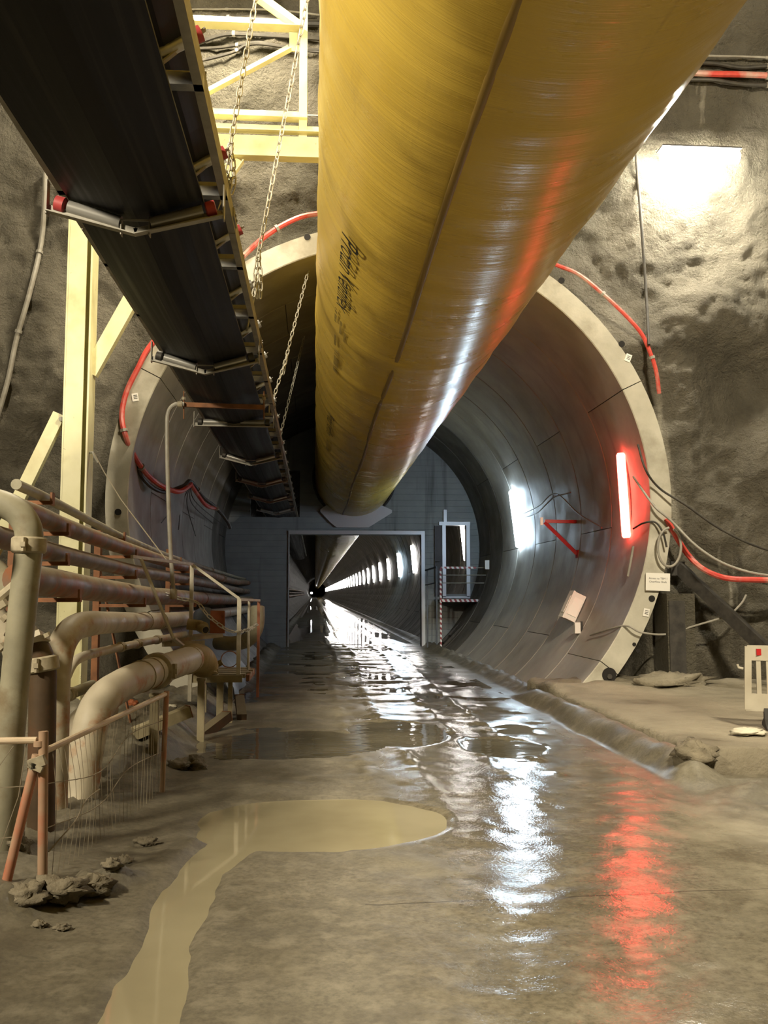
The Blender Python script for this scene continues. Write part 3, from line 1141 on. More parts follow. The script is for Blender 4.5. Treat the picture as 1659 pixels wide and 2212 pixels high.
y = 1.9
while y < 27.5:
    carry_idler(y)
    y += 1.22

# red bar and conduit pipe under the conveyor at the portal
mb = MB().beam(at(393, 874, 10.35), at(572, 880, 10.35), .035, .05)
o = thing('hanger_bar', 'rusty red bar hung across under the conveyor at the portal', 'bar', at(480, 878, 10.35))
part('bar', mb, M['rust'], o)
for px in (397, 570):
    part('hanger_rod', MB().cyl(at(px, 905, 10.35), at(px, 845, 10.35), .008, 6), M['rust'], o)
    part('nut', MB().cyl(at(px, 864, 10.35), at(px, 858, 10.35), .022, 6), M['clamp'], o)
pts = cr([at(398, 873, 10.3), at(378, 874, 10.3), at(364, 890, 10.3), at(361, 930, 10.3), at(363, 1050, 10.3), at(368, 1180, 10.3), at(375, 1282, 10.3)], 6)
o = thing('hose', 'pale vertical hose bending down from the red bar to the pipes', 'hose', at(375, 1282, 10.3))
part('hose_body', MB().tube(pts, .024, 10), M['grey_cable'], o)
part('coupling', MB().cyl(at(384, 873, 10.3), at(394, 873, 10.3), .034, 10), M['clamp'], o)
part('coupling', MB().cyl(pts[-1] + Vector((0, 0, .05)), pts[-1] + Vector((0, 0, -.06)), .04, 10), M['clamp'], o)

# ------------------------------------------------------------------ hanging chains
def link_mesh(a, b, r):
    pts = []
    for k in range(5):
        t_ = PI * k / 4
        pts.append((b * math.cos(t_), 0, a + b * math.sin(t_)))
    for k in range(5):
        t_ = PI + PI * k / 4
        pts.append((b * math.cos(t_), 0, -a + b * math.sin(t_)))
    return MB().tube(pts, r, 5, closed=True).mesh('link')


LINK = link_mesh(.020, .016, .0055)
LINK_S = link_mesh(.026, .019, .007)


def chain(pts, parent, me=LINK, pitch=.060, mat_=None):
    P = [Vector(p) for p in pts]
    L = [0]
    for a, b in zip(P[:-1], P[1:]):
        L.append(L[-1] + (b - a).length)
    d, k, seg = 0.0, 0, 0
    while d < L[-1]:
        while L[seg + 1] < d and seg < len(P) - 2:
            seg += 1
        a, b = P[seg], P[seg + 1]
        p = a + (b - a) * ((d - L[seg]) / max(1e-6, L[seg + 1] - L[seg]))
        dr_ = (b - a).normalized()
        q = Vector((0, 0, 1)).rotation_difference(dr_).to_matrix().to_4x4()
        put('link', me, mat_ or M['galv_c'], parent, Matrix.Translation(p) @ q @ Matrix.Rotation(PI / 2 * (k % 2) + .5, 4, 'Z'))
        d += pitch
        k += 1


M['galv_c'] = mat('pale_chain_steel', (.56, .53, .44), .45, .35)
c1 = thing('hanging_chain', 'nearest pale chain holding the conveyor, its slack end looped in a bundle', 'chain', at(470, 470, 5.9))
t1 = at(492, 345, 5.85)
chain([at(557, -30, 5.7), t1], c1, LINK, .062)
bx = [at(482, 378, 5.85), at(489, 405, 5.85), at(497, 420, 5.85), at(503, 400, 5.85), at(502, 362, 5.85), at(500, 330, 5.85)]
chain(cr([at(497, 318, 5.85), at(486, 352, 5.85), at(484, 385, 5.85), at(490, 412, 5.85), at(497, 417, 5.85)], 4), c1, LINK, .058)
chain(cr([at(498, 318, 5.87), at(503, 350, 5.87), at(505, 385, 5.87), at(502, 410, 5.87), at(496, 418, 5.87)], 4), c1, LINK, .058)
chain(cr([at(497, 325, 5.83), at(494, 355, 5.83), at(489, 385, 5.83), at(495, 405, 5.83), at(499, 385, 5.83), at(499, 345, 5.83)], 4), c1, LINK, .058)
part('tie_rod', MB().tube([at(484, 400, 5.85), at(478, 432, 5.85), at(469, 458, 5.85), Vector((SXR, 5.85, SZ + .05))], .007, 6), M['galv_c'], c1)
c2 = thing('hanging_chain', 'second pale chain holding the conveyor, with a short doubled loop before the ring', 'chain', at(540, 700, 8.5))
chain([at(668, -25, 8.0), at(557, 555, 8.5)], c2, LINK_S, .075)
chain(cr([at(557, 555, 8.5), at(551, 600, 8.5), at(553, 635, 8.5), at(557, 650, 8.5)], 4), c2, LINK_S, .072)
chain(cr([at(559, 555, 8.52), at(563, 600, 8.52), at(562, 640, 8.52), at(558, 650, 8.52)], 4), c2, LINK_S, .072)
chain([at(555, 600, 8.47), at(541, 672, 8.47)], c2, LINK_S, .072)
chain([at(543, 668, 8.45), at(546, 686, 8.45)], c2, LINK_S, .07)
part('tie_rod', MB().tube([at(541, 672, 8.47), at(536, 700, 8.47), at(533, 716, 8.47)], .010, 6), M['galv_c'], c2)
c3 = thing('hanging_chain', 'pale chain inside the tunnel mouth between conveyor and duct', 'chain', at(585, 880, 12.9))
chain([at(672, 560, 13.2), at(616, 780, 13.0), at(586, 876, 12.9)], c3, LINK_S, .075)
chain([at(622, 760, 13.02), at(612, 805, 13.02)], c3, LINK_S, .075)
part('tie_rod', MB().cyl(at(582, 865, 12.9), at(581, 892, 12.9), .012, 6), M['galv_c'], c3)
c4 = thing('hanging_chain', 'farthest and dimmest chain, deeper inside the tunnel beside the duct', 'chain', at(603, 955, 16.2))
chain([at(678, 640, 16.6), at(625, 860, 16.3), at(601, 960, 16.2)], c4, LINK_S, .075)

# ------------------------------------------------------------------ cream steel gantry
GY = 11.3
gn = thing('steel_gantry', 'cream painted steel gantry frame with braced post standing at the left of the portal', 'gantry', (-2.98, GY, 0))
xp = at(170, 900, GY).x
part('post', MB().ibeam((xp, GY, 0.0), (xp, GY, 9.6), .30, .30, .022, up=(1, 0, 0)), M['cream'], gn)
part('web_plate', MB().bb(xp - .13, xp + .08, GY - .15, GY - .135, 1.0, 6.6), M['cream'], gn)
zA = at(560, 322, GY).z
xr = 2.6
part('main_beam', MB().chan((xp, GY - .1, zA), (xr, GY - .1, zA), .16, .26, .02, flip=-1), M['cream'], gn)
part('flange_angle', MB().angle((xp, GY - .05, zA + .17), (xr, GY - .05, zA + .17), .12, .012), M['cream'], gn)
zB = at(560, 262, GY).z
part('beam', MB().angle((xp, GY, zB), (at(664, 262, GY).x, GY, zB), .14, .015), M['cream'], gn)
zC = at(520, 66, GY).z
part('beam', MB().angle((xp, GY, zC), (at(655, 66, GY).x, GY, zC), .17, .015), M['cream'], gn)
xv = at(655, 200, GY).x
part('hanger_post', MB().beam((xv, GY, zA), (xv, GY, 9.9), .16, .10, up=(1, 0, 0)), M['cream'], gn)
part('gusset', MB().bb(at(625, 100, GY).x, xv, GY - .02, GY + .0, at(640, 112, GY).z, at(640, 72, GY).z), M['cream'], gn)
part('brace', MB().angle(at(505, -30, GY), at(645, 72, GY), .15, .014), M['cream'], gn)
part('brace', MB().angle(at(390, 240, GY), at(630, 112, GY), .10, .012), M['cream'], gn)
part('brace', MB().chan(at(516, 345, GY), at(432, 465, GY), .10, .16, .012, flip=-1), M['cream'], gn)
part('brace', MB().chan(at(192, 805, GY), at(300, 612, GY), .12, .18, .014, flip=-1), M['cream'], gn)
part('brace', MB().beam(at(130, 895, GY), at(-25, 1215, GY), .10, .15), M['cream'], gn)
for px, py in ((132, 905),):
    part('bolt', MB().cyl(at(px, py, GY - .12), at(px, py, GY + .05), .03, 8), M['galv_d'], gn)
# an eye and a thin stay wire from the post to the pipes
o = thing('stay_wire', 'thin stay wire with a hook running down from the cream post', 'wire', at(300, 1095, 11.0))
part('wire', MB().tube([at(203, 979, 11.1), at(225, 1020, 11.0), at(262, 1080, 10.9), at(360, 1210, 10.5)], .007, 5), M['wire'], o)
part('hook', MB().tube([at(190, 978, GY), at(200, 977, 11.15), at(205, 988, 11.1), at(212, 1000, 11.08)], .013, 6), M['galv_d'], o)

# ------------------------------------------------------------------ pipes on the left
def on_pipe_rings(pts, ts, r, w=.03, k=1.18):
    """collar rings at fractions ts along the polyline"""
    L = [0]
    for a, b in zip(pts[:-1], pts[1:]):
        L.append(L[-1] + (b - a).length)
    out = []
    for t_ in ts:
        d = t_ * L[-1]
        i = max(0, min(len(pts) - 2, int(np.searchsorted(L, d)) - 1))
        a, b = pts[i], pts[i + 1]
        p = a + (b - a) * ((d - L[i]) / max(1e-6, L[i + 1] - L[i]))
        out.append((p, (b - a).normalized()))
    return out


def pipe(name, label, anchors, r, m_, collars=(), clamps=(), n=18, sm=8, cat='pipe', group=None, base=None):
    pts = cr(anchors, sm)
    o = thing(name, label, cat, base or pts[0], group)
    part('pipe_body', MB().tube(pts, r, n), m_, o)
    for p, d in on_pipe_rings(pts, collars, r):
        part('weld_collar', MB().tube([p - d * .012, p + d * .012], r * 1.07, n), m_, o)
    for p, d in on_pipe_rings(pts, clamps, r):
        cl = part('coupling', MB().tube([p - d * .045, p - d * .035, p + d * .035, p + d * .045], [r * 1.12, r * 1.25, r * 1.25, r * 1.12], n), M['clamp'], o)
        s_ = d.cross(Vector((0, 0, 1)))
        s_ = s_.normalized() if s_.length > .1 else Vector((0, -1, 0))
        if s_.y > 0: s_ = -s_
        for sg in (-1, 1):
            mb = MB()
            q = p + s_ * r * 1.3 * sg
            mb.box(q, (r * .35, .04, r * .35))
            mb.cyl(q - Vector((0, 0, r * .5)), q + Vector((0, 0, r * .5)), r * .14 + .004, 6)
            part('bolt_lug', mb, M['clamp'], cl)
    return o


XA, XB = -1.95, -1.86
pa = [onx(35, 1046, XA), onx(104, 1078, XA), onx(216, 1136, XA), onx(282, 1168, XA), onx(386, 1209, XA), onx(498, 1243, XA), Vector((XA, 28, 1.90)), Vector((XA, 70, 1.90)), Vector((XA, 160, 1.90))]
pipe('service_pipe', 'thin topmost pipe with a string of clamps running into the tunnel', pa, .036, M['pipe_grey'], (), (.075, .17, .30, .45), 12)
pb = [onx(5, 1085, XB), onx(85, 1115, XB), onx(131, 1135, XB), onx(208, 1163, XB), onx(278, 1187, XB), onx(386, 1222, XB), onx(509, 1257, XB), Vector((XB, 28, 1.80)), Vector((XB, 70, 1.80)), Vector((XB, 160, 1.80))]
pipe('service_pipe', 'rust-brown pipe second from the top, passing in front of the cream post', pb, .066, M['pipe_rust'], (.13, .2), (.085, .24, .45))
pc = [onx(-80, 1140, XB), onx(19, 1166, XB), onx(131, 1197, XB), onx(231, 1220, XB), onx(293, 1234, XB), onx(386, 1249, XB), onx(521, 1276, XB), Vector((XB, 28, 1.56)), Vector((XB, 70, 1.56)), Vector((XB, 160, 1.56))]
pipe('service_pipe', 'dark brown pipe third from the top on the left', pc, .066, M['pipe_brown'], (.08, .12), (.20, .40))
pd_ = [onx(40, 1250, -1.8), onx(116, 1259, -1.8), onx(185, 1270, -1.8), onx(270, 1281, -1.8), onx(328, 1288, -1.8), onx(386, 1290, -1.8), onx(521, 1297, -1.8), Vector((-1.8, 28, 1.32)), Vector((-1.8, 70, 1.32)), Vector((-1.8, 160, 1.32))]
pipe('service_pipe', 'thick rusty pipe below the brown pipes with a welded collar', pd_, .098, M['pipe_rust'], (.06, .19), (.28,))
pe = [Vector((-1.72, 28, 1.02)), onx(560, 1312, -1.72), onx(470, 1326, -1.72), onx(370, 1339, -1.72), onx(231, 1345, -1.72), at(195, 1347, 6.9), at(160, 1357, 6.6), at(136, 1388, 6.42), at(124, 1440, 6.35), at(120, 1510, 6.32), at(114, 1760, 6.3)]
pipe('elbow_pipe', 'cream pipe with a rust streak bending down at a smooth elbow', pe, .092, M['pipe_cream'], (.835, .80, .66), ())
pf = [at(414, 1423, 9.1), at(300, 1463, 7.75), at(262, 1481, 7.35), at(224, 1508, 7.05), at(200, 1552, 6.92), at(184, 1630, 6.85), at(175, 1700, 6.8), at(170, 1752, 6.75)]
pipe('elbow_pipe', 'largest cream pipe curving over and down into the mud behind the fence', pf, .125, M['pipe_cream'], (.45, .38), (.33,), 24)
pg = [at(230, 1530, 7.75), at(185, 1552, 7.4), at(158, 1590, 7.25), at(148, 1650, 7.2), at(142, 1745, 7.2)]
pipe('elbow_pipe', 'cream pipe tucked behind the largest elbow pipe', pg, .105, M['pipe_cream'], (), (), 20)
ph = [at(95, 1620, 6.9), at(118, 1530, 6.9), at(142, 1465, 6.95), at(168, 1424, 7.05), at(230, 1405, 7.7), at(309, 1388, 8.9), at(400, 1370, 10.6)]
pipe('elbow_pipe', 'slim tan pipe bending up between the two cream elbows', ph, .036, M['pipe_cream'], (), (.42, .55, .72), 12)
pi_ = [at(90, 1560, 6.75), at(128, 1512, 6.9), at(160, 1496, 7.2), at(200, 1480, 7.7)]
pipe('elbow_pipe', 'short slim pipe under the slim tan pipe', pi_, .042, M['pipe_grey'], (), (.4,), 12)
# the two uprights in the left foreground
pv = [at(-120, 1078, 5.3), at(-40, 1080, 5.3), at(2, 1088, 5.3), at(35, 1104, 5.3), at(56, 1130, 5.3), at(63, 1160, 5.3), at(59, 1220, 5.3), at(48, 1320, 5.3), at(30, 1500, 5.3), at(14, 1700, 5.3), at(2, 1860, 5.3)]
pipe('upright_pipe', 'grey upright pipe with an elbow at its top in the left foreground', pv, .076, M['pipe_grey'], (), (.265,), 24, base=at(2, 1860, 5.3))
pv = [at(30, 1352, 5.75), at(62, 1380, 5.75), at(84, 1412, 5.75), at(92, 1450, 5.75), at(92, 1500, 5.75), at(90, 1650, 5.75), at(88, 1830, 5.75)]
pipe('upright_pipe', 'dark rust-brown upright pipe just behind the grey upright', pv, .080, M['pile'], (), (.215,), 24, base=at(88, 1830, 5.75))
o = thing('flange_plate', 'thick bolted flange plate wedged against the dark upright pipe', 'flange', at(80, 1385, 5.7))
part('plate', MB().beam(at(40, 1396, 5.68), at(97, 1372, 5.68), .16, .035, up=(0, .3, 1)), M['pipe_cream'], o)
part('bolt', MB().cyl(at(99, 1368, 5.64), at(103, 1376, 5.64), .022, 8), M['clamp'], o)
o = thing('branch_pipe', 'slanted grey branch pipe with bolted flange at the left edge', 'pipe', at(0, 1270, 5.9))
part('pipe_body', MB().tube([at(-60, 1190, 5.9), at(10, 1260, 5.9), at(30, 1282, 5.9)], .085, 18), M['pipe_grey'], o)
part('flange', MB().cyl(at(-8, 1298, 5.75), at(34, 1262, 5.75), .03, 8), M['clamp'], o)
part('bolt', MB().cyl(at(2, 1300, 5.7), at(10, 1312, 5.7), .035, 8), M['clamp'], o)
o = thing('branch_pipe', 'cream slanted pipe end leaning at the lower left edge', 'pipe', at(0, 1360, 5.9))
part('pipe_body', MB().tube([at(-30, 1300, 5.95), at(12, 1352, 5.95), at(30, 1420, 5.95)], .06, 16), M['pipe_cream'], o)
part('bolt', MB().cyl(at(8, 1330, 5.85), at(16, 1338, 5.85), .03, 8), M['clamp'], o)
part('bolt', MB().cyl(at(-2, 1395, 5.85), at(6, 1403, 5.85), .035, 8), M['clamp'], o)
# stubs and loose fittings near the platform
o = thing('pipe_stub', 'short ochre pipe stub with an open end on the plank', 'pipe', at(435, 1355, 10.6))
part('pipe_body', MB().tube([at(405, 1348, 10.6), at(430, 1351, 10.6), at(440, 1355, 10.5)], .062, 14), M['yellow_brown'], o)
part('socket', MB().tube([at(432, 1355, 10.5), at(444, 1361, 10.4)], [.04, .048], 12), M['yellow_brown'], o)
part('bore', MB().tube([at(443, 1360, 10.41), at(445, 1361, 10.395)], .036, 12), M['hole'], o)
pe2 = [at(470, 1388, 13.2), at(505, 1390, 13.0), at(535, 1382, 12.9), at(551, 1362, 12.85), at(556, 1338, 12.85), at(556, 1312, 12.9)]
pipe('elbow_pipe', 'grey-brown pipe elbow behind the railing at the tunnel mouth', pe2, .10, M['pipe_grey'], (.5,), (), 18)
o = thing('corrugated_hose', 'ridged ochre hose end below the planks', 'hose', at(440, 1430, 10.3))
pts = cr([at(404, 1426, 9.0), at(418, 1421, 9.25), at(434, 1424, 9.6), at(442, 1440, 9.8), at(442, 1456, 9.8)], 8)
part('hose_body', MB().tube(pts, [.128 + .014 * (i % 2) for i in range(len(pts))], 16), M['yellow_brown'], o)
# rusty racks carrying the pipes
for k, (yy, nm) in enumerate(((6.75, 'rusty pipe rack nearest the grey upright pipe'), (9.3, 'rusty pipe rack beside the cream post'), (13.2, 'pipe rack just inside the portal behind the railings'))):
    xo = -2.1 if k < 2 else -2.02
    o = thing('pipe_rack', nm, 'rack', (xo, yy, 0))
    part('post', MB().chan((xo, yy, .0), (xo, yy, 2.12), .06, .09, .01, up=(0, 1, 0)), M['rust'], o)
    if k < 2:
        part('brace', MB().beam((xo - .02, yy + .03, 1.75), (xo + .35, yy + .03, .1), .07, .012), M['rust'], o)
    for zz, w in ((pa, .036), (pb, .066), (pc, .066), (pd_, .098)):
        pl = cr(zz, 8)
        q = min(pl, key=lambda p_: abs(p_.y - yy))
        mb = MB().angle((xo, yy - .03, q.z - w - .03), (q.x + w + .05, yy - .03, q.z - w - .03), .03, .006)
        ar = part('arm', mb, M['rust'], o)
        part('stop', MB().bb(q.x + w + .03, q.x + w + .045, yy - .035, yy + .035, q.z - w - .03, q.z - w + .06), M['rust'], ar)

# ------------------------------------------------------------------ timber access platform with railings
PY = 10.9
pl = thing('access_platform', 'small muddy timber platform with white railings beside the pipes', 'platform', at(500, 1560, PY))
p0 = at(410, 1462, PY); p1 = at(520, 1460, PY)
zt = p1.z + .02
for k in range(5):
    ya = PY + k * .20
    part('plank', MB().bb(p0.x, p1.x + .05 + .05 * (k % 2), ya, ya + .185, zt - .045, zt + .004 * (k % 3)), M['wood'], pl)
part('edge_beam', MB().bb(p0.x, p1.x + .02, PY - .05, PY - .005, zt - .09, zt - .01), M['wood'], pl)
part('side_beam', MB().bb(p1.x + .06, p1.x + .10, PY, PY + 1.0, zt - .08, zt - .01), M['rust'], pl)
for px, w in ((475, .075), (497, .05), (440, .06)):
    x_ = at(px, 1500, PY).x
    part('leg', MB().beam((x_, PY + .03, -.02), (x_, PY + .03, zt - .05), w, w, up=(0, 1, 0)), M['wood'], pl)
W_ = M['white_rail']
for a, b, r in (((415, 1217), (415, 1515), .021), ((517, 1294), (517, 1457), .023)):
    A, B_ = at(*a, PY - .06), at(*b, PY - .06)
    B_.x = A.x
    part('rail_post', MB().beam(A, B_, r * 2, r * 2, up=(0, 1, 0)), W_, pl)
A, B_ = at(538, 1296, PY + .5), at(536, 1446, PY + .5)
B_.x = A.x
part('rail_post', MB().cyl(A, B_, .016, 8), W_, pl)
A, B_ = at(559, 1297, PY + 1.0), at(556, 1506, PY + 1.0)
B_.x = A.x
part('rail_post', MB().beam(A, B_, .035, .035, up=(0, 1, 0)), M['orange_rail'], pl, 'orange painted rail post')
part('top_rail', MB().beam(at(285, 1202, 8.9), at(416, 1219, PY - .06), .028, .028), W_, pl)
part('top_rail', MB().beam(at(415, 1219, PY - .06), at(518, 1294, PY - .06), .03, .03), W_, pl)
part('top_rail', MB().beam(at(517, 1295, PY - .06), at(560, 1297, PY + 1.0), .03, .03), W_, pl)
part('stair_rail', MB().beam(at(304, 1206, 8.9), at(374, 1378, 9.1), .035, .02), W_, pl)
part('stair_rail', MB().beam(at(374, 1378, 9.1), at(468, 1456, PY - .15), .045, .02), W_, pl)
o = thing('plank', 'loose pale plank laid across the pipes behind the railing', 'plank', at(420, 1380, 10.7))
part('board', MB().beam(at(348, 1384, 10.3), at(460, 1372, 11.2), .28, .04), M['wood'], o)
part('batten', MB().beam(at(352, 1392, 10.2), at(440, 1388, 10.6), .04, .05), M['wood'], o)
# things lying about
o = thing('hoop', 'rusty metal hoop with a yellow clamp standing on the timber platform', 'hoop', at(497, 1443, PY + .25))
c_ = at(496, 1424, PY + .25)
pts = [c_ + Vector((math.cos(2 * PI * k / 28) * .10, .05 * math.cos(2 * PI * k / 28), math.sin(2 * PI * k / 28) * .10)) for k in range(28)]
rows = [[p_ + Vector((0, -.025, 0)) * 1, p_ + Vector((0, .025, 0)), p_ + Vector((0, .025, 0)) + (c_ - p_) * .1, p_ + Vector((0, -.025, 0)) + (c_ - p_) * .1] for p_ in pts]
mb = MB(); mb.quadgrid(rows, closed_u=True, closed_v=True, smooth=False)
part('band', mb, M['rust'], o)
part('clamp', MB().cyl(at(468, 1436, PY + .2), at(480, 1430, PY + .2), .035, 10), M['yellow_brown'], o)
o = thing('panel', 'tilted orange-red metal panel behind the railings', 'panel', at(475, 1368, 11.6))
part('sheet', MB().beam(at(468, 1368, 11.6), at(470, 1319, 11.6), .17, .012, up=(0, 1, 0)), M['orange_panel'], o)
part('rim', MB().beam(at(484, 1368, 11.58), at(484, 1320, 11.58), .02, .02, up=(0, 1, 0)), M['orange_panel'], o)
mb = MB()
c_ = at(442, 1340, 11.9)
rows = []
for i in range(9):
    a = -PI / 2 + PI * i / 8
    rows.append([c_ + Vector((.15 * math.cos(a) * math.cos(b_ * PI / 7) * (1 + .15 * math.sin(3 * b_ + i)), .10 * math.cos(a) * math.sin(b_ * PI / 7), .17 * math.sin(a))) for b_ in range(14)])
mb.quadgrid(rows, closed_v=True)
single('bag', mb, M['blue_tarp'], 'crumpled blue-grey plastic bag slung among the pipes', 'bag')
o = thing('slack_chain', 'slack chain drooping along the pipes to the railing', 'chain', at(440, 1310, 10.8))
chain(cr([at(335, 1276, 10.9), at(385, 1292, 10.85), at(415, 1298, 10.8), at(430, 1305, 10.8), at(450, 1330, 10.8), at(490, 1360, 10.8), at(517, 1364, 10.8), at(540, 1358, 11.2), at(556, 1348, 11.8)], 6), o, LINK_S, .075)
# steel mesh sheets / curved plate leaning at the foot of the lining, left of the roadway
rows = []
for i in range(7):
    t_ = i / 6
    rows.append([Vector((-1.05 - .55 * t_ ** 1.4 + .03 * math.sin(j * 1.7 + i), 12.6 + .35 * j + .2 * t_, .12 + .75 * t_)) for j in range(9)])
rows2 = [[p_ + Vector((-.05, 0, -.05)) for p_ in r] for r in rows]
mb = MB()
mb.quadgrid(rows); mb.quadgrid(rows2[::-1])
nv = 9
for i in range(6):
    for j in (0, nv - 1):
        a, b = i * nv + j, (i + 1) * nv + j
        a2, b2 = 63 + (6 - i) * nv + j, 63 + (5 - i) * nv + j
        mb.f.append((a, b, b2, a2)); mb.s.append(False)
for i in (0, 6):
    for j in range(nv - 1):
        a, b = i * nv + j, i * nv + j + 1
        a2, b2 = 63 + (6 - i) * nv + j, 63 + (6 - i) * nv + j + 1
        mb.f.append((a, b, b2, a2)); mb.s.append(False)
single('tarpaulin', mb, M['blue_steel'], 'dark blue-grey sheet sloping against the lining left of the roadway', 'sheet')
random.seed(11)
for k, (px, py, Y_, ln, m_, lab) in enumerate(((350, 1560, 8.6, .5, 'wood', 'muddy timber offcut under the large cream pipe'), (460, 1570, 10.2, .55, 'pile', 'dark timber baulk lying under the platform'), (520, 1530, 11.4, .6, 'pile', 'brown timber baulk beside the orange rail post'))):
    p = at(px, py, Y_)
    o = thing('timber_baulk', lab, 'timber', p)
    a = .5 + k * .6
    d = Vector((math.cos(a) * ln / 2, math.sin(a) * ln / 2, .08))
    part('baulk', MB().beam(p - d, p + d, .11, .10), M[m_], o)
    part('end_plate', MB().beam(p + d, p + d * 1.03, .12, .11), M['rust'], o)
for px, Y_, lab in ((335, 8.2, 'first square timber stake behind the fence'), (435, 9.6, 'square timber stake below the end of the large cream pipe')):
    x_ = at(px, 1500, Y_).x
    o = thing('stake', lab, 'stake', (x_, Y_, 0))
    part('shaft', MB().beam((x_, Y_, 0), (x_, Y_, .62), .07, .07, up=(0, 1, 0)), M['wood'], o)
    part('cap', MB().bb(x_ - .045, x_ + .045, Y_ - .045, Y_ + .045, .62, .645), M['wood'], o)

# ------------------------------------------------------------------ wire fence in the left foreground
fb = onz(92, 1925, .03)
ff = onz(350, 1702, .05)
fn = thing('wire_fence', 'low wire fence with faded orange posts in the left foreground', 'fence', fb)
T0 = Vector((fb.x - .02, fb.y, at(86, 1580, fb.y).z))
T1 = Vector((ff.x + .02, ff.y, at(357, 1493, ff.y).z))
part('post', MB().cyl(Vector((fb.x, fb.y, -.02)), T0, .024, 12), M['fence_post'], fn)
part('post', MB().cyl(Vector((ff.x, ff.y, -.02)), T1, .020, 12), M['fence_post'], fn)
part('raking_leg', MB().cyl(onz(8, 1930, .03), at(80, 1630, fb.y), .024, 12), M['fence_post'], fn)
part('top_rail', MB().cyl(at(94, 1624, fb.y), at(358, 1499, ff.y), .017, 10), M['fence_rail'], fn)
part('top_rail', MB().cyl(at(-60, 1601, fb.y + .05), at(80, 1599, fb.y), .017, 10), M['fence_rail'], fn)
part('collar', MB().cyl(at(86, 1612, fb.y), at(86, 1600, fb.y), .030, 12), M['fence_post'], fn)
mb = MB()
mb.beam(at(64, 1652, fb.y - .03), at(98, 1640, fb.y - .03), .05, .05)
mb.beam(at(64, 1650, fb.y - .035), at(92, 1662, fb.y - .035), .04, .03)
part('tie', mb, M['clamp'], fn)
mb = MB()
for k in range(30):
    t_ = (k + .5) / 30
    top = at(94, 1624, fb.y).lerp(at(358, 1499, ff.y), t_)
    bot = Vector(fb).lerp(ff, t_)
    bot.z = .03
    wob = .05 * math.sin(t_ * 9) * (1 - t_)
    mid = top.lerp(bot, .45) + Vector((wob + .012 * random.uniform(-1, 1), 0, 0))
    mb.tube(cr([top, mid, bot], 4), .0017, 4, cap=False)
for h0, h1 in ((.52, .5), (.30, .27)):
    mb.tube(cr([Vector(fb) + Vector((0, 0, h0)), Vector(fb).lerp(ff, .3) + Vector((.05, 0, h0 * .85)), Vector(fb).lerp(ff, .65) + Vector((-.02, 0, h0)), Vector(ff) + Vector((0, 0, h1))], 6), .003, 4)
mb.tube(cr([at(105, 1840, fb.y), at(140, 1800, fb.y + .1), at(165, 1770, fb.y + .25), at(185, 1730, fb.y + .4), at(215, 1705, fb.y + .6)], 6), .004, 5)
wm = part('wire_mesh', mb, M['wire'], fn)
wm['kind'] = 'stuff'
mb = MB()
for a, b in (((-10, 1860), (40, 1720)), ((40, 1720), (58, 1600)), ((-10, 1702), (60, 1698)), ((-10, 1812), (30, 1808)), ((-20, 1680), (30, 1610))):
    mb.tube([at(*a, fb.y + .02), at(*b, fb.y + .02)], .0028, 4)
part('bent_wire', mb, M['wire'], fn)

# ------------------------------------------------------------------ clods and stones
def rock(name, p, s, m_, label, cat, seed, group=None, squash=.6, rough=.35):
    rows = []
    n = 14
    for i in range(n + 1):
        a = -PI / 2 + PI * i / n
        for_row = []
        for j in range(22):
            b = 2 * PI * j / 22
            d = np.array([math.cos(a) * math.cos(b), math.cos(a) * math.sin(b), math.sin(a)])
            k = 1 + rough * float(fbm(np.array([d[0] * 2.7 + seed]), np.array([d[1] * 2.7]), np.array([d[2] * 2.7]), seed, 4, .62)[0])
            for_row.append((p[0] + s[0] * d[0] * k, p[1] + s[1] * d[1] * k, p[2] + s[2] * d[2] * k))
        rows.append(for_row)
    mb = MB()
    mb.quadgrid(rows, closed_v=True, smooth=True)
    return single(name, mb, m_, label, cat, group)


def fz(x, y):
    return float(floor_h(np.array([x]), np.array([y]))[0])


CL = [(60, 1962, .10, .05, 'grey mud clod in front of the leaning fence leg'), (130, 1945, .12, .06, 'broad mud clod below the near fence post'), (200, 1925, .10, .055, 'dark mud clod right of the near fence post'),
      (85, 1995, .032, .02, 'small angular stone left in the foreground'), (133, 1997, .035, .018, 'small flat stone beside the angular one'),
      (270, 1855, .04, .03, 'small dark clod on the mud behind the silty puddle'), (415, 1650, .13, .07, 'dark crumbling mud heap at the foot of the berm'), (385, 1655, .09, .055, 'smaller mud lump left of the dark heap'),
      (240, 1905, .05, .03, 'loose clod at the puddle side of the fence'), (315, 1815, .07, .03, 'flattened clod by the silty puddle edge'), (30, 1860, .09, .07, 'pale lump of spoil behind the leaning fence leg'),
      (285, 1566, .055, .04, 'brick-red lump lying behind the fence rail'), (372, 1568, .05, .025, 'pale flat stone behind the far fence post')]
for k, (px, py, s_, hz, lab) in enumerate(CL):
    p = onz(px, py, .05)
    q = (p.x, p.y, fz(p.x, p.y) + hz * .3)
    rock('mud_clod' if 'stone' not in lab else 'stone', q, (s_, s_ * .8, hz), M['orange_panel'] if 'brick' in lab else (M['stone'] if 'pale flat' in lab else M['clod']), lab, 'clod' if 'stone' not in lab else 'stone', 200 + k, rough=.4)
p = onz(1498, 1628, .2)
rock('mud_clod', (p.x, p.y, .20), (.17, .16, .11), M['clod'], 'rounded mud lump at the corner of the raised slab', 'clod', 231)
p = onz(1618, 1584, SLAB_Z + .02)
rock('stone', (p.x, p.y, SLAB_Z + .035), (.14, .10, .035), M['stone'], 'pale broken slab of stone in front of the plastic barrier', 'stone', 237, rough=.3)
p = at(1455, 1493, 12.3)
rock('mud_clod', (p.x, p.y, .30), (.5, .25, .13), M['mud_dry'], 'low heap of spoil against the wall right of the ring', 'clod', 241)

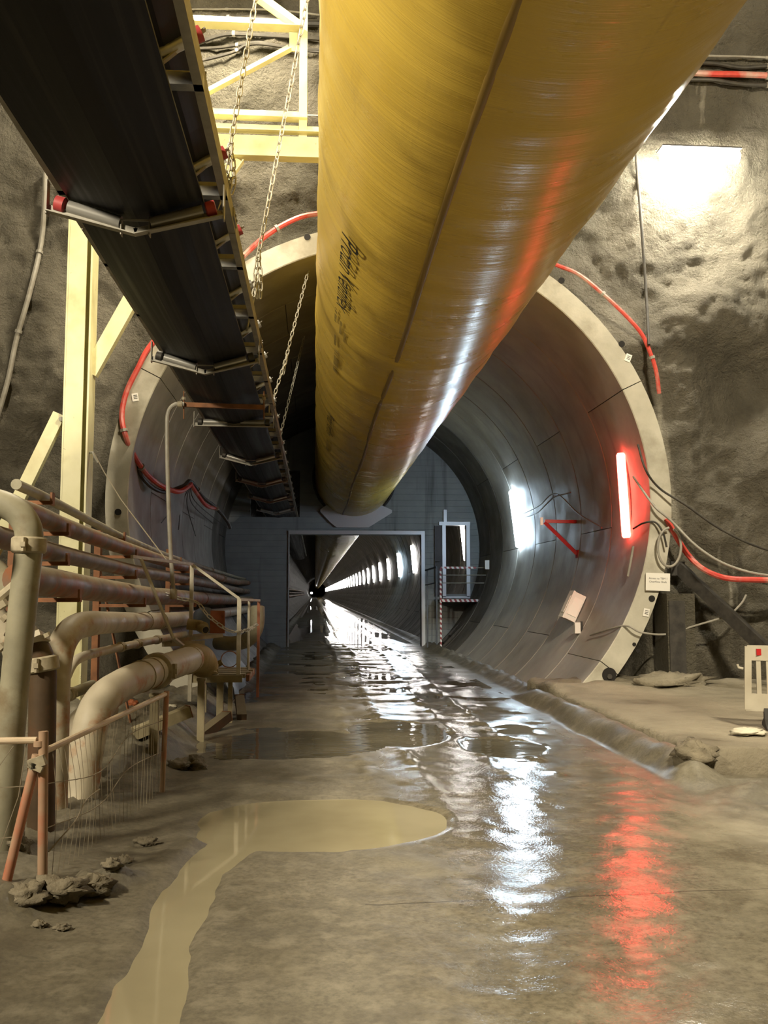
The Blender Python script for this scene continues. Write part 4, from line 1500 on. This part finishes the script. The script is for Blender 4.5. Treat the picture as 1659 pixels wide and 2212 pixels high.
# ------------------------------------------------------------------ lamps in the tunnel
def lamp(label, Y_, zc, m_, group=None, length=1.3, r=.066, n=12):
    a = math.asin((zc - TC.z) / (TR - .11))
    c = Vector((TC.x + (TR - .11) * math.cos(a), Y_, zc))
    o = thing('wall_lamp', label, 'lamp', c, group)
    tg = Vector((-math.sin(a), 0, math.cos(a)))
    nr = Vector((math.cos(a), 0, math.sin(a)))
    A, B_ = c - tg * length / 2, c + tg * length / 2
    part('tube', MB().tube([A, A + tg * .03, B_ - tg * .03, B_], [r * .7, r, r, r * .7], n), m_, o)
    part('housing', MB().extr([(-.02, -.012), (.02, -.012), (.02, .012), (-.02, .012)], A - tg * .04 + nr * (r + .008), B_ + tg * .04 + nr * (r + .008), up=nr), M['galv_d'], o)
    for s_ in (-.4, .4):
        part('bracket', MB().beam(c + tg * s_ * length + nr * r, c + tg * s_ * length + nr * .12, .025, .025), M['galv_d'], o)
    return o


zr = at(1358, 1070, 13.4).z
lamp('glowing red tube lamp on the lining near the portal', 13.4, zr, M['tube_red'], length=1.27)
lamp('nearest white tube lamp on the lining, before the bulkhead', 20.8, 3.2, M['tube_white'])
lamp('white tube lamp seen through the bulkhead doorway', 28.2, 3.15, M['tube_warm'])
lamp('white tube lamp at the right edge of the bulkhead opening', 43.0, 3.1, M['tube_warm'])
lamp('bluish tube lamp second from the right edge of the opening', 50.4, 3.05, M['tube_white'])
Y_ = 57.8
ORD = ['third', 'fourth', 'fifth', 'sixth', 'seventh', 'eighth', 'ninth']
while Y_ < 400:
    lamp('%s white tube lamp from the right edge of the opening' % ORD.pop(0) if ORD else 'white tube lamp in the merging far row deep in the tunnel', Y_, 3.02, M['tube_warm'], 'tube lamps deep in the tunnel', n=5)
    Y_ += 7.4
o = thing('headlamp', 'tiny white headlamp at the far end of the tunnel', 'lamp', (-1.05, 300, 1.66))
part('lens', MB().tube([(-1.05, 299.9, 1.66), (-1.05, 300, 1.66)], .34, 14), M['head'], o)
part('shell', MB().tube([(-1.05, 300.0, 1.66), (-1.05, 300.4, 1.66)], .4, 14), M['dark_steel'], o)

# flood batten on the headwall, upper right
fc = at(1512, 338, 12.35)
fl = thing('floodlight', 'dazzling batten floodlight on the shotcrete headwall at upper right', 'lamp', fc)
part('tube', MB().tube([fc + Vector((-.56, 0, 0)), fc + Vector((.56, 0, 0))], .085, 14), M['flood'], fl)
part('hood', MB().extr([(-.15, .095), (.10, .095), (.10, .115), (-.15, .115)], fc + Vector((-.58, 0, 0)), fc + Vector((.58, 0, 0))), M['dark_steel'], fl)
for s_ in (-.4, .4):
    part('bracket', MB().beam(fc + Vector((s_, 0, .11)), fc + Vector((s_, .55, .16)), .04, .04), M['galv_d'], fl)

# ------------------------------------------------------------------ fittings on the right lining
def on_lining(px, py, r=TR):
    """point where the sight line meets the cylinder of radius r"""
    d = ray(px, py)
    ox, oz = -TC.x, CAM_H - TC.z
    A = d.x * d.x + d.z * d.z
    B = 2 * (ox * d.x + oz * d.z)
    C = ox * ox + oz * oz - r * r
    t_ = (-B + math.sqrt(B * B - 4 * A * C)) / (2 * A)
    return Vector((0, 0, CAM_H)) + d * t_


# red cantilever bracket
b0 = on_lining(1245, 1127); b1 = on_lining(1247, 1197)
tip = at(1177, 1126, b0.y + .1)
o = thing('wall_bracket', 'dark red triangular steel bracket fixed to the lining between the lamps', 'bracket', b1)
part('arm', MB().beam(tip, b0, .045, .06), M['red_paint'], o)
part('strut', MB().beam(tip + Vector((0, 0, -.02)), b1, .045, .06), M['red_paint'], o)
part('foot_plate', MB().box(b1, (.03, .14, .14)), M['red_paint'], o)
part('label_tag', MB().box(tip + Vector((-.06, .0, .0)), (.05, .02, .14)), M['white'], o)
# white control box
bp = on_lining(1252, 1318)
nrm = (Vector((TC.x, bp.y, TC.z)) - bp).normalized()
tz = Vector((0, 1, 0))
tu = nrm.cross(tz).normalized()
R = Matrix((tz, tu, nrm)).transposed() @ Matrix.Rotation(.0, 3, 'Z')
bx_ = thing('control_box', 'white plastic control box with a paper label on the lining', 'box', bp)
cc = bp + nrm * .12
part('body', MB().box(cc, (.24, .46, .20), R), M['white'], bx_)
part('lid', MB().box(cc + nrm * .11, (.255, .475, .035), R), M['white'], bx_)
part('paper_sheet', MB().box(cc - tz * .125 - nrm * .0, (.012, .30, .15), R), M['paper'], bx_)
part('paper_sheet', MB().box(cc + nrm * .131, (.17, .30, .006), R), M['paper'], bx_)
jp = on_lining(1256, 1362)
nj = (Vector((TC.x, jp.y, TC.z)) - jp).normalized()
o = thing('junction_box', 'small grey junction box hanging below the white control box', 'box', jp)
c_ = jp + nj * .08
part('body', MB().box(c_, (.09, .07, .17)), M['white'], o)
part('stick', MB().cyl(c_ + Vector((.07, 0, .10)), c_ + Vector((.09, 0, -.22)), .018, 8), M['rubber'], o)
part('stick_end', MB().cyl(c_ + Vector((.09, 0, -.22)), c_ + Vector((.10, 0, -.36)), .022, 8), M['yellow_brown'], o)
# red tick of paint on the lining below
# sign
sp_ = at(1421, 1257, PORTAL - .04)
sg = thing('sign', 'white rectangular notice with two lines of print on the portal ring', 'sign', sp_)
R = Matrix.Rotation(math.radians(2), 3, 'Y')
part('board', MB().box(sp_, (.345, .008, .245), R), M['paper'], sg)
for line, dz, ln in (('Access to TBM 1', .035, .26), ('Overflow Shaft', -.012, .25)):
    V, F = text_mesh(line, 1.0)
    w = max(v[0] for v in V); hh = max(v[1] for v in V)
    mb = MB()
    for (x_, y_) in V:
        mb.v.append(tuple(sp_ + R @ Vector((-ln / 2 + x_ / w * ln, -.0055, dz + y_ / hh * .026))))
    mb.f, mb.s = F, [False] * len(F)
    part('print', mb, M['ink'], sg)

# ------------------------------------------------------------------ cables
def cable(name, label, pts, r, m_, cat='cable', clips=(), n=8, sm=7, group=None):
    P = cr(pts, sm)
    o = thing(name, label, cat, P[len(P) // 2], group)
    part('sheath', MB().tube(P, r, n), m_, o)
    for p, d in on_pipe_rings(P, clips, r):
        part('clip', MB().tube([p - d * .02, p + d * .02], r * 1.45, 8), M['galv_d'], o)
    return o


def wp(px, py, off=.05, Y0=12.8):
    """point on the shotcrete headwall under that pixel"""
    y = Y0
    for _ in range(6):
        p = at(px, py, y)
        y = wall_y(p.x, p.z) - off
    return at(px, py, y)


rc = 12.58
cable('red_cable', 'thick red cable arching over the upper left of the ring into the tunnel',
      [at(700, 459, rc), at(640, 472, rc), at(570, 513, rc), at(490, 588, rc), at(420, 650, rc), at(330, 740, rc), at(298, 795, rc), at(272, 850, rc), at(263, 900, rc), at(272, 945, rc), at(290, 985, rc + .2), at(318, 1025, rc + .7), at(350, 1050, rc + 1.2), at(385, 1062, 14.2), at(405, 1052, 14.6), at(412, 1045, 14.9)],
      .038, M['red_cable'], clips=(.10, .2, .62, .72))
cable('black_cable', 'black cable sagging beside the red one inside the left lining', [at(292, 990, 12.9), at(310, 1035, 13.3), at(350, 1062, 13.9), at(395, 1050, 14.5), at(412, 1040, 14.9), at(440, 1075, 15.8), at(465, 1095, 16.6), at(490, 1125, 17.5), at(497, 1140, 18)], .03, M['black_cable'], clips=(.5, .75))
cable('red_cable', 'dark red cable end sagging deeper along the left lining', [at(412, 1046, 14.9), at(428, 1070, 15.4), at(447, 1093, 16.0), at(470, 1098, 16.8)], .032, M['red_cable'], clips=(.9,))
rb_ = on_lining(408, 1046)
for k in range(5):
    e = on_lining(340 + 38 * k, 1130 + 14 * (k % 3))
    cable('dangling_wire', 'thin black wire dangling on the left lining under the cable', [at(410, 1050, rb_.y - .3), at(400 + 12 * k - 20, 1090, rb_.y - .2), e + (Vector((TC.x, e.y, TC.z)) - e).normalized() * .06], .008, M['black_cable'], 'wire', n=5, group='black wires dangling under the left cable')
cable('red_cable', 'red cable arching down the upper right outside of the ring', [at(1180, 562, rc - .05), at(1203, 573, rc - .05), at(1250, 593, rc - .05), at(1300, 633, rc - .05), at(1350, 680, rc - .05), at(1385, 720, rc - .05), at(1403, 758, rc - .05), at(1417, 800, rc - .02), at(1424, 850, rc + .05)], .03, M['red_cable'], clips=(.36, .80))
cable('red_cable', 'red cable drooping off to the right below the ring lamp wires', [at(1440, 1120, rc), at(1466, 1168, rc), at(1490, 1203, rc), at(1520, 1230, 12.3), at(1565, 1248, 12.2), at(1620, 1252, 12.1), at(1700, 1250, 12.05), at(1830, 1225, 12.1), at(1960, 1180, 12.3)], .04, M['red_cable'])
cable('black_cable', 'straight dark conduit running down the wall right of the duct', [wp(1372, 312, .1), wp(1385, 480, .12), wp(1395, 620, .12), at(1402, 745, 12.45)], .022, M['black_cable'], sm=3)
cable('grey_cable', 'grey cable clipped down the far left wall', [wp(98, 372), wp(96, 440), wp(88, 530), wp(62, 640), wp(35, 735), wp(15, 830), wp(-15, 930)], .035, M['grey_cable'], clips=(.30, .62))
cable('grey_cable', 'loop of grey cable hanging beside the sign', cr([at(1430 + 25 * math.cos(a) + 16, 1182 + 42 * math.sin(a), 12.5) for a in np.linspace(-1.2, 2 * PI - 1.6, 14)], 3), .018, M['grey_cable'], sm=1)
cable('grey_cable', 'long grey cable dropping from the red lamp across the right wall', [on_lining(1368, 1030, TR - .1), on_lining(1385, 1055, TR - .1), at(1415, 1095, 12.5), at(1450, 1125, 12.45), at(1505, 1180, 12.3), at(1570, 1220, 12.2), at(1659, 1243, 12.1), at(1780, 1245, 12.2), at(1960, 1200, 12.4)], .018, M['grey_cable'])
cable('black_cable', 'thin dark cable swooping across the right wall above the grey one', [on_lining(1378, 960, TR - .1), on_lining(1395, 1015, TR - .1), at(1425, 1055, 12.5), at(1480, 1090, 12.4), at(1560, 1145, 12.3), at(1659, 1188, 12.2), at(1780, 1205, 12.3), at(1960, 1170, 12.5)], .016, M['black_cable'])
cable('black_cable', 'short dark lead from the foot of the red lamp to the cable loop', [on_lining(1368, 1142, TR - .1), on_lining(1390, 1130, TR - .08), at(1415, 1128, 12.55), at(1432, 1150, 12.5), at(1440, 1182, 12.5)], .014, M['black_cable'], 'cable')
cable('grey_cable', 'thin cable running low along the ring foot to the right wall', [on_lining(1275, 1372, TR - .04), on_lining(1320, 1358, TR - .04), at(1355, 1352, 12.55), at(1385, 1366, 12.5), at(1440, 1370, 12.5), at(1500, 1352, 12.4), at(1570, 1330, 12.3), at(1600, 1305, 12.3), at(1612, 1285, 12.3)], .014, M['grey_cable'])
cable('conduit', 'pale stick conduit hanging below the red lamp', [on_lining(1368, 1180, TR - .06), on_lining(1362, 1215, TR - .05), on_lining(1356, 1245, TR - .04)], .018, M['grey_cable'], 'conduit', sm=3)
cable('grey_cable', 'bunch of pale leads tied to the nearest white lamp', [on_lining(1130, 1110, TR - .1), on_lining(1165, 1092, TR - .08), on_lining(1200, 1066, TR - .05), on_lining(1250, 1110, TR - .04), on_lining(1300, 1140, TR - .04)], .012, M['grey_cable'], 'cable')
cable('grey_cable', 'second pale lead curving from the nearest white lamp', [on_lining(1128, 1120, TR - .1), on_lining(1160, 1108, TR - .09), on_lining(1195, 1076, TR - .05), on_lining(1232, 1064, TR - .04)], .012, M['grey_cable'], 'cable')
for k, (y0, off, m_, r, lab) in enumerate(((118, .12, 'grey_cable', .016, 'topmost thin cable on the upper right wall'), (136, .1, 'black_cable', .03, 'black cable just above the red one on the upper right wall'), (157, .14, 'red_cable', .045, 'bright red cable running level across the upper right wall'), (172, .1, 'black_cable', .03, 'black cable sagging under the red one on the upper right wall'))):
    P_ = [wp(px, y0 + dy, off, 11.6) for px, dy in ((1380, -2), (1470, 0), (1540, 1 if k % 2 else 3), (1600, 10 if k in (1, 3) else 4), (1670, 12 if k == 3 else 7), (1760, 12), (1870, 6), (2000, 14))]
    cable(m_, lab, P_, r, M[m_], clips=(.45,))
for k, (pts, m_, r, lab) in enumerate((([(300, 62), (390, 24), (470, 20), (540, 20), (600, 22), (690, 32)], 'grey_cable', .014, 'pale thin cable at the very top left of the headwall'),
                                      ([(300, 40), (390, 41), (470, 44), (560, 40), (640, 50), (690, 52)], 'black_cable', .045, 'thick black cable run above the top gantry beam'),
                                      ([(330, 130), (400, 100), (440, 88), (490, 74), (560, 76), (630, 80), (690, 84)], 'black_cable', .03, 'black cable drooping behind the upper gantry beam'),
                                      ([(330, 100), (400, 105), (470, 103), (530, 95), (565, 92), (630, 105), (690, 112)], 'black_cable', .022, 'dark cable in the middle of the upper gantry bay'),
                                      ([(330, 150), (420, 134), (500, 114), (530, 98), (565, 95), (620, 102), (690, 108)], 'black_cable', .022, 'lowest dark cable in the upper gantry bay'),
                                      ([(480, 252), (520, 246), (565, 239), (610, 247), (690, 250)], 'grey_cable', .012, 'thin wire bundle peaked over a hook behind the gantry'))):
    cable(m_, lab, [wp(px, py, .08, 11.6) for px, py in pts], r, M[m_], clips=(.5,))

# ------------------------------------------------------------------ right-hand side: strut, barrier
o = thing('raking_strut', 'dark steel strut leaning from the ring down to the right', 'strut', at(1659, 1410, 11.6))
part('strut', MB().chan(at(1462, 1226, 12.75), at(1740, 1490, 11.4), .12, .16, .012, flip=-1), M['dark_steel'], o)
part('end_plate', MB().box(at(1464, 1228, 12.76), (.2, .03, .2)), M['dark_steel'], o)
o = thing('pier', 'dark damp concrete pier beside the foot of the ring', 'pier', (5.0, 12.7, 0))
xa, xb = at(1440, 1450, 12.5).x, at(1500, 1450, 12.5).x
mb = MB()
part('shaft', MB().bb(xa, xb, 12.42, 12.9, .2, 1.5), M['shotcrete'], o)
part('form_panel', MB().bb(xa + .02, xb - .15, 12.40, 12.43, .25, 1.4), M['dark_steel'], o)
# plastic pedestrian barrier
B0 = onz(1612, 1572, SLAB_Z)
B0 = Vector((B0.x, B0.y, SLAB_Z))
dx = Vector((.93, -.36, 0)).normalized()
def bp_(u, w):
    return B0 + dx * u + Vector((0, 0, w))
br = thing('plastic_barrier', 'cream slatted plastic barrier with black feet at the right edge', 'barrier', B0)
H0, H1, L_ = .17, .76, 1.6
nb_ = dx.cross(Vector((0, 0, 1)))
part('top_bar', MB().beam(bp_(.03, H1 - .06), bp_(L_, H1 - .06), .045, .14), M['barrier'], br)
part('bottom_bar', MB().beam(bp_(.0, H0 + .07), bp_(L_, H0 + .07), .045, .16), M['barrier'], br)
part('end_bar', MB().beam(bp_(.02, H0), bp_(.04, H1), .06, .05, up=nb_), M['barrier'], br)
u = .125
while u < L_:
    part('slat', MB().beam(bp_(u, H0 + .12), bp_(u, H1 - .10), .04, .035, up=nb_), M['barrier'], br)
    u += .088
part('hook', MB().tube([bp_(-.01, .55), bp_(-.05, .56), bp_(-.06, .59)], .012, 6), M['barrier'], br)
part('reflector', MB().box(bp_(.13, H1 - .05) + nb_ * .025, (.045, .012, .06)), M['reflect_red'], br)
part('reflector', MB().box(bp_(.29, H1 - .05) + nb_ * .025, (.07, .012, .07)), M['reflect_yel'], br)
for u in (.22, 1.35):
    mb = MB()
    c_ = bp_(u, 0)
    prof = [(-.24, 0), (.24, 0), (.24, .03), (.06, .09), (.04, .19), (-.04, .19), (-.06, .09), (-.24, .03)]
    mb.extr(prof, c_ - dx * .06, c_ + dx * .06)
    part('foot', mb, M['rubber'], br)

# ------------------------------------------------------------------ landing by the bulkhead doorway
LX0, LX1, LY0, LZ = 3.36, 4.72, BULK - 1.5, 1.33
ld = thing('door_landing', 'raised landing with striped rails under the bulkhead doorway', 'landing', (LX0, LY0, 0))
part('deck', MB().bb(LX0, LX1, LY0, BULK - .1, LZ - .03, LZ), M['dark_steel'], ld)


def striped(name, p0, p1, w, step=.13):
    p0, p1 = Vector(p0), Vector(p1)
    d = (p1 - p0).normalized()
    o_ = part(name, MB().beam(p0, p1, w, w, up=(0, 1, 0) if abs(d.z) > .5 else (0, 0, 1)), M['stripe_r'], ld, 'red and white striped rail')
    L = (p1 - p0).length
    k = 0.02
    while k + step * .5 < L:
        a = p0 + d * k
        mb = MB()
        b = len(mb.v)
        sh = d * (w * .6)
        u_ = Vector((0, 0, 1)) if abs(d.z) < .5 else Vector((1, 0, 0))
        f_ = Vector((0, -w / 2 - .002, 0))
        bk_ = Vector((0, w / 2 + .002, 0))
        q = [a - u_ * (w / 2 + .002) + sh, a + d * step * .5 - u_ * (w / 2 + .002) + sh, a + d * step * .5 + u_ * (w / 2 + .002), a + u_ * (w / 2 + .002)]
        for off in (f_, bk_):
            for v_ in q:
                mb.v.append(tuple(v_ + off))
        mb.f = [(0, 1, 2, 3), (7, 6, 5, 4), (0, 4, 5, 1), (1, 5, 6, 2), (2, 6, 7, 3), (3, 7, 4, 0)]
        mb.s = [False] * 6
        part('stripe', mb, M['stripe_w'], o_)
        k += step


striped('top_rail', (LX0, LY0, LZ + .86), (LX0 + .96, LY0, LZ + .86), .05)
striped('toe_board', (LX0, LY0, LZ - .02), (LX1 + .02, LY0, LZ - .02), .07)
striped('corner_post', (LX0, LY0, .05), (LX0, LY0, LZ + .84), .045)
for zz in (.66, .45):
    part('mid_rail', MB().cyl((LX0, LY0, LZ + zz), (LX1, LY0, LZ + zz), .014, 6), M['galv_d'], ld)
part('mid_rail', MB().cyl((LX1 - .4, LY0, LZ + .86), (LX1, LY0, LZ + .86), .014, 6), M['galv_d'], ld)
part('mid_rail', MB().cyl((LX0, LY0, LZ + .45), (LX0, BULK - .2, LZ + .45), .014, 6), M['blue_steel'], ld)
part('end_post', MB().beam((LX1, LY0, LZ), (LX1, LY0, LZ + .9), .03, .03, up=(0, 1, 0)), M['blue_steel'], ld)
for xx, yy in ((LX0 - .10, LY0 + .05), (LX0 - .30, LY0 + .5)):
    part('stair_post', MB().beam((xx, yy, 0), (xx, yy, LZ + .88 - (.06 if xx < 3.2 else 0)), .04, .04, up=(0, 1, 0)), M['blue_steel'], ld)
part('hand_rail', MB().beam((LX0 - .10, LY0 + .05, LZ + .88), (LX0 - .34, LY0 + .55, LZ + .80), .04, .04), M['blue_steel'], ld)
part('hand_rail', MB().beam((LX0 - .10, LY0 + .05, LZ + .46), (LX0 - .34, LY0 + .55, LZ + .40), .03, .03), M['blue_steel'], ld)
part('stringer', MB().beam((LX0 + .1, LY0 + .1, .05), (LX1 - .05, LY0 + .15, LZ - .08), .04, .16), M['dark_steel'], ld)
part('stringer', MB().beam((LX0 + .1, LY0 + .9, .05), (LX1 - .05, LY0 + .9, LZ - .08), .04, .16), M['dark_steel'], ld)
for k in range(6):
    t_ = (k + .5) / 6
    part('tread', MB().bb(LX0 + .05 + 1.15 * t_, LX0 + .30 + 1.15 * t_, LY0 + .12, LY0 + .88, .05 + 1.15 * t_, .08 + 1.15 * t_), M['dark_steel'], ld)
o = thing('switch_box', 'small white box on the lining beside the landing rail', 'box', at(1050, 1220, 24.6))
pb_ = on_lining(1052, 1220, TR - .07)
part('body', MB().box(pb_, (.10, .12, .24)), M['white'], o)
part('lid', MB().box(pb_ + Vector((-.02, -.065, 0)), (.09, .015, .22)), M['white'], o)
o.location = pb_
for ch in o.children:
    ch.location = Vector(ORG[o.name]) - pb_
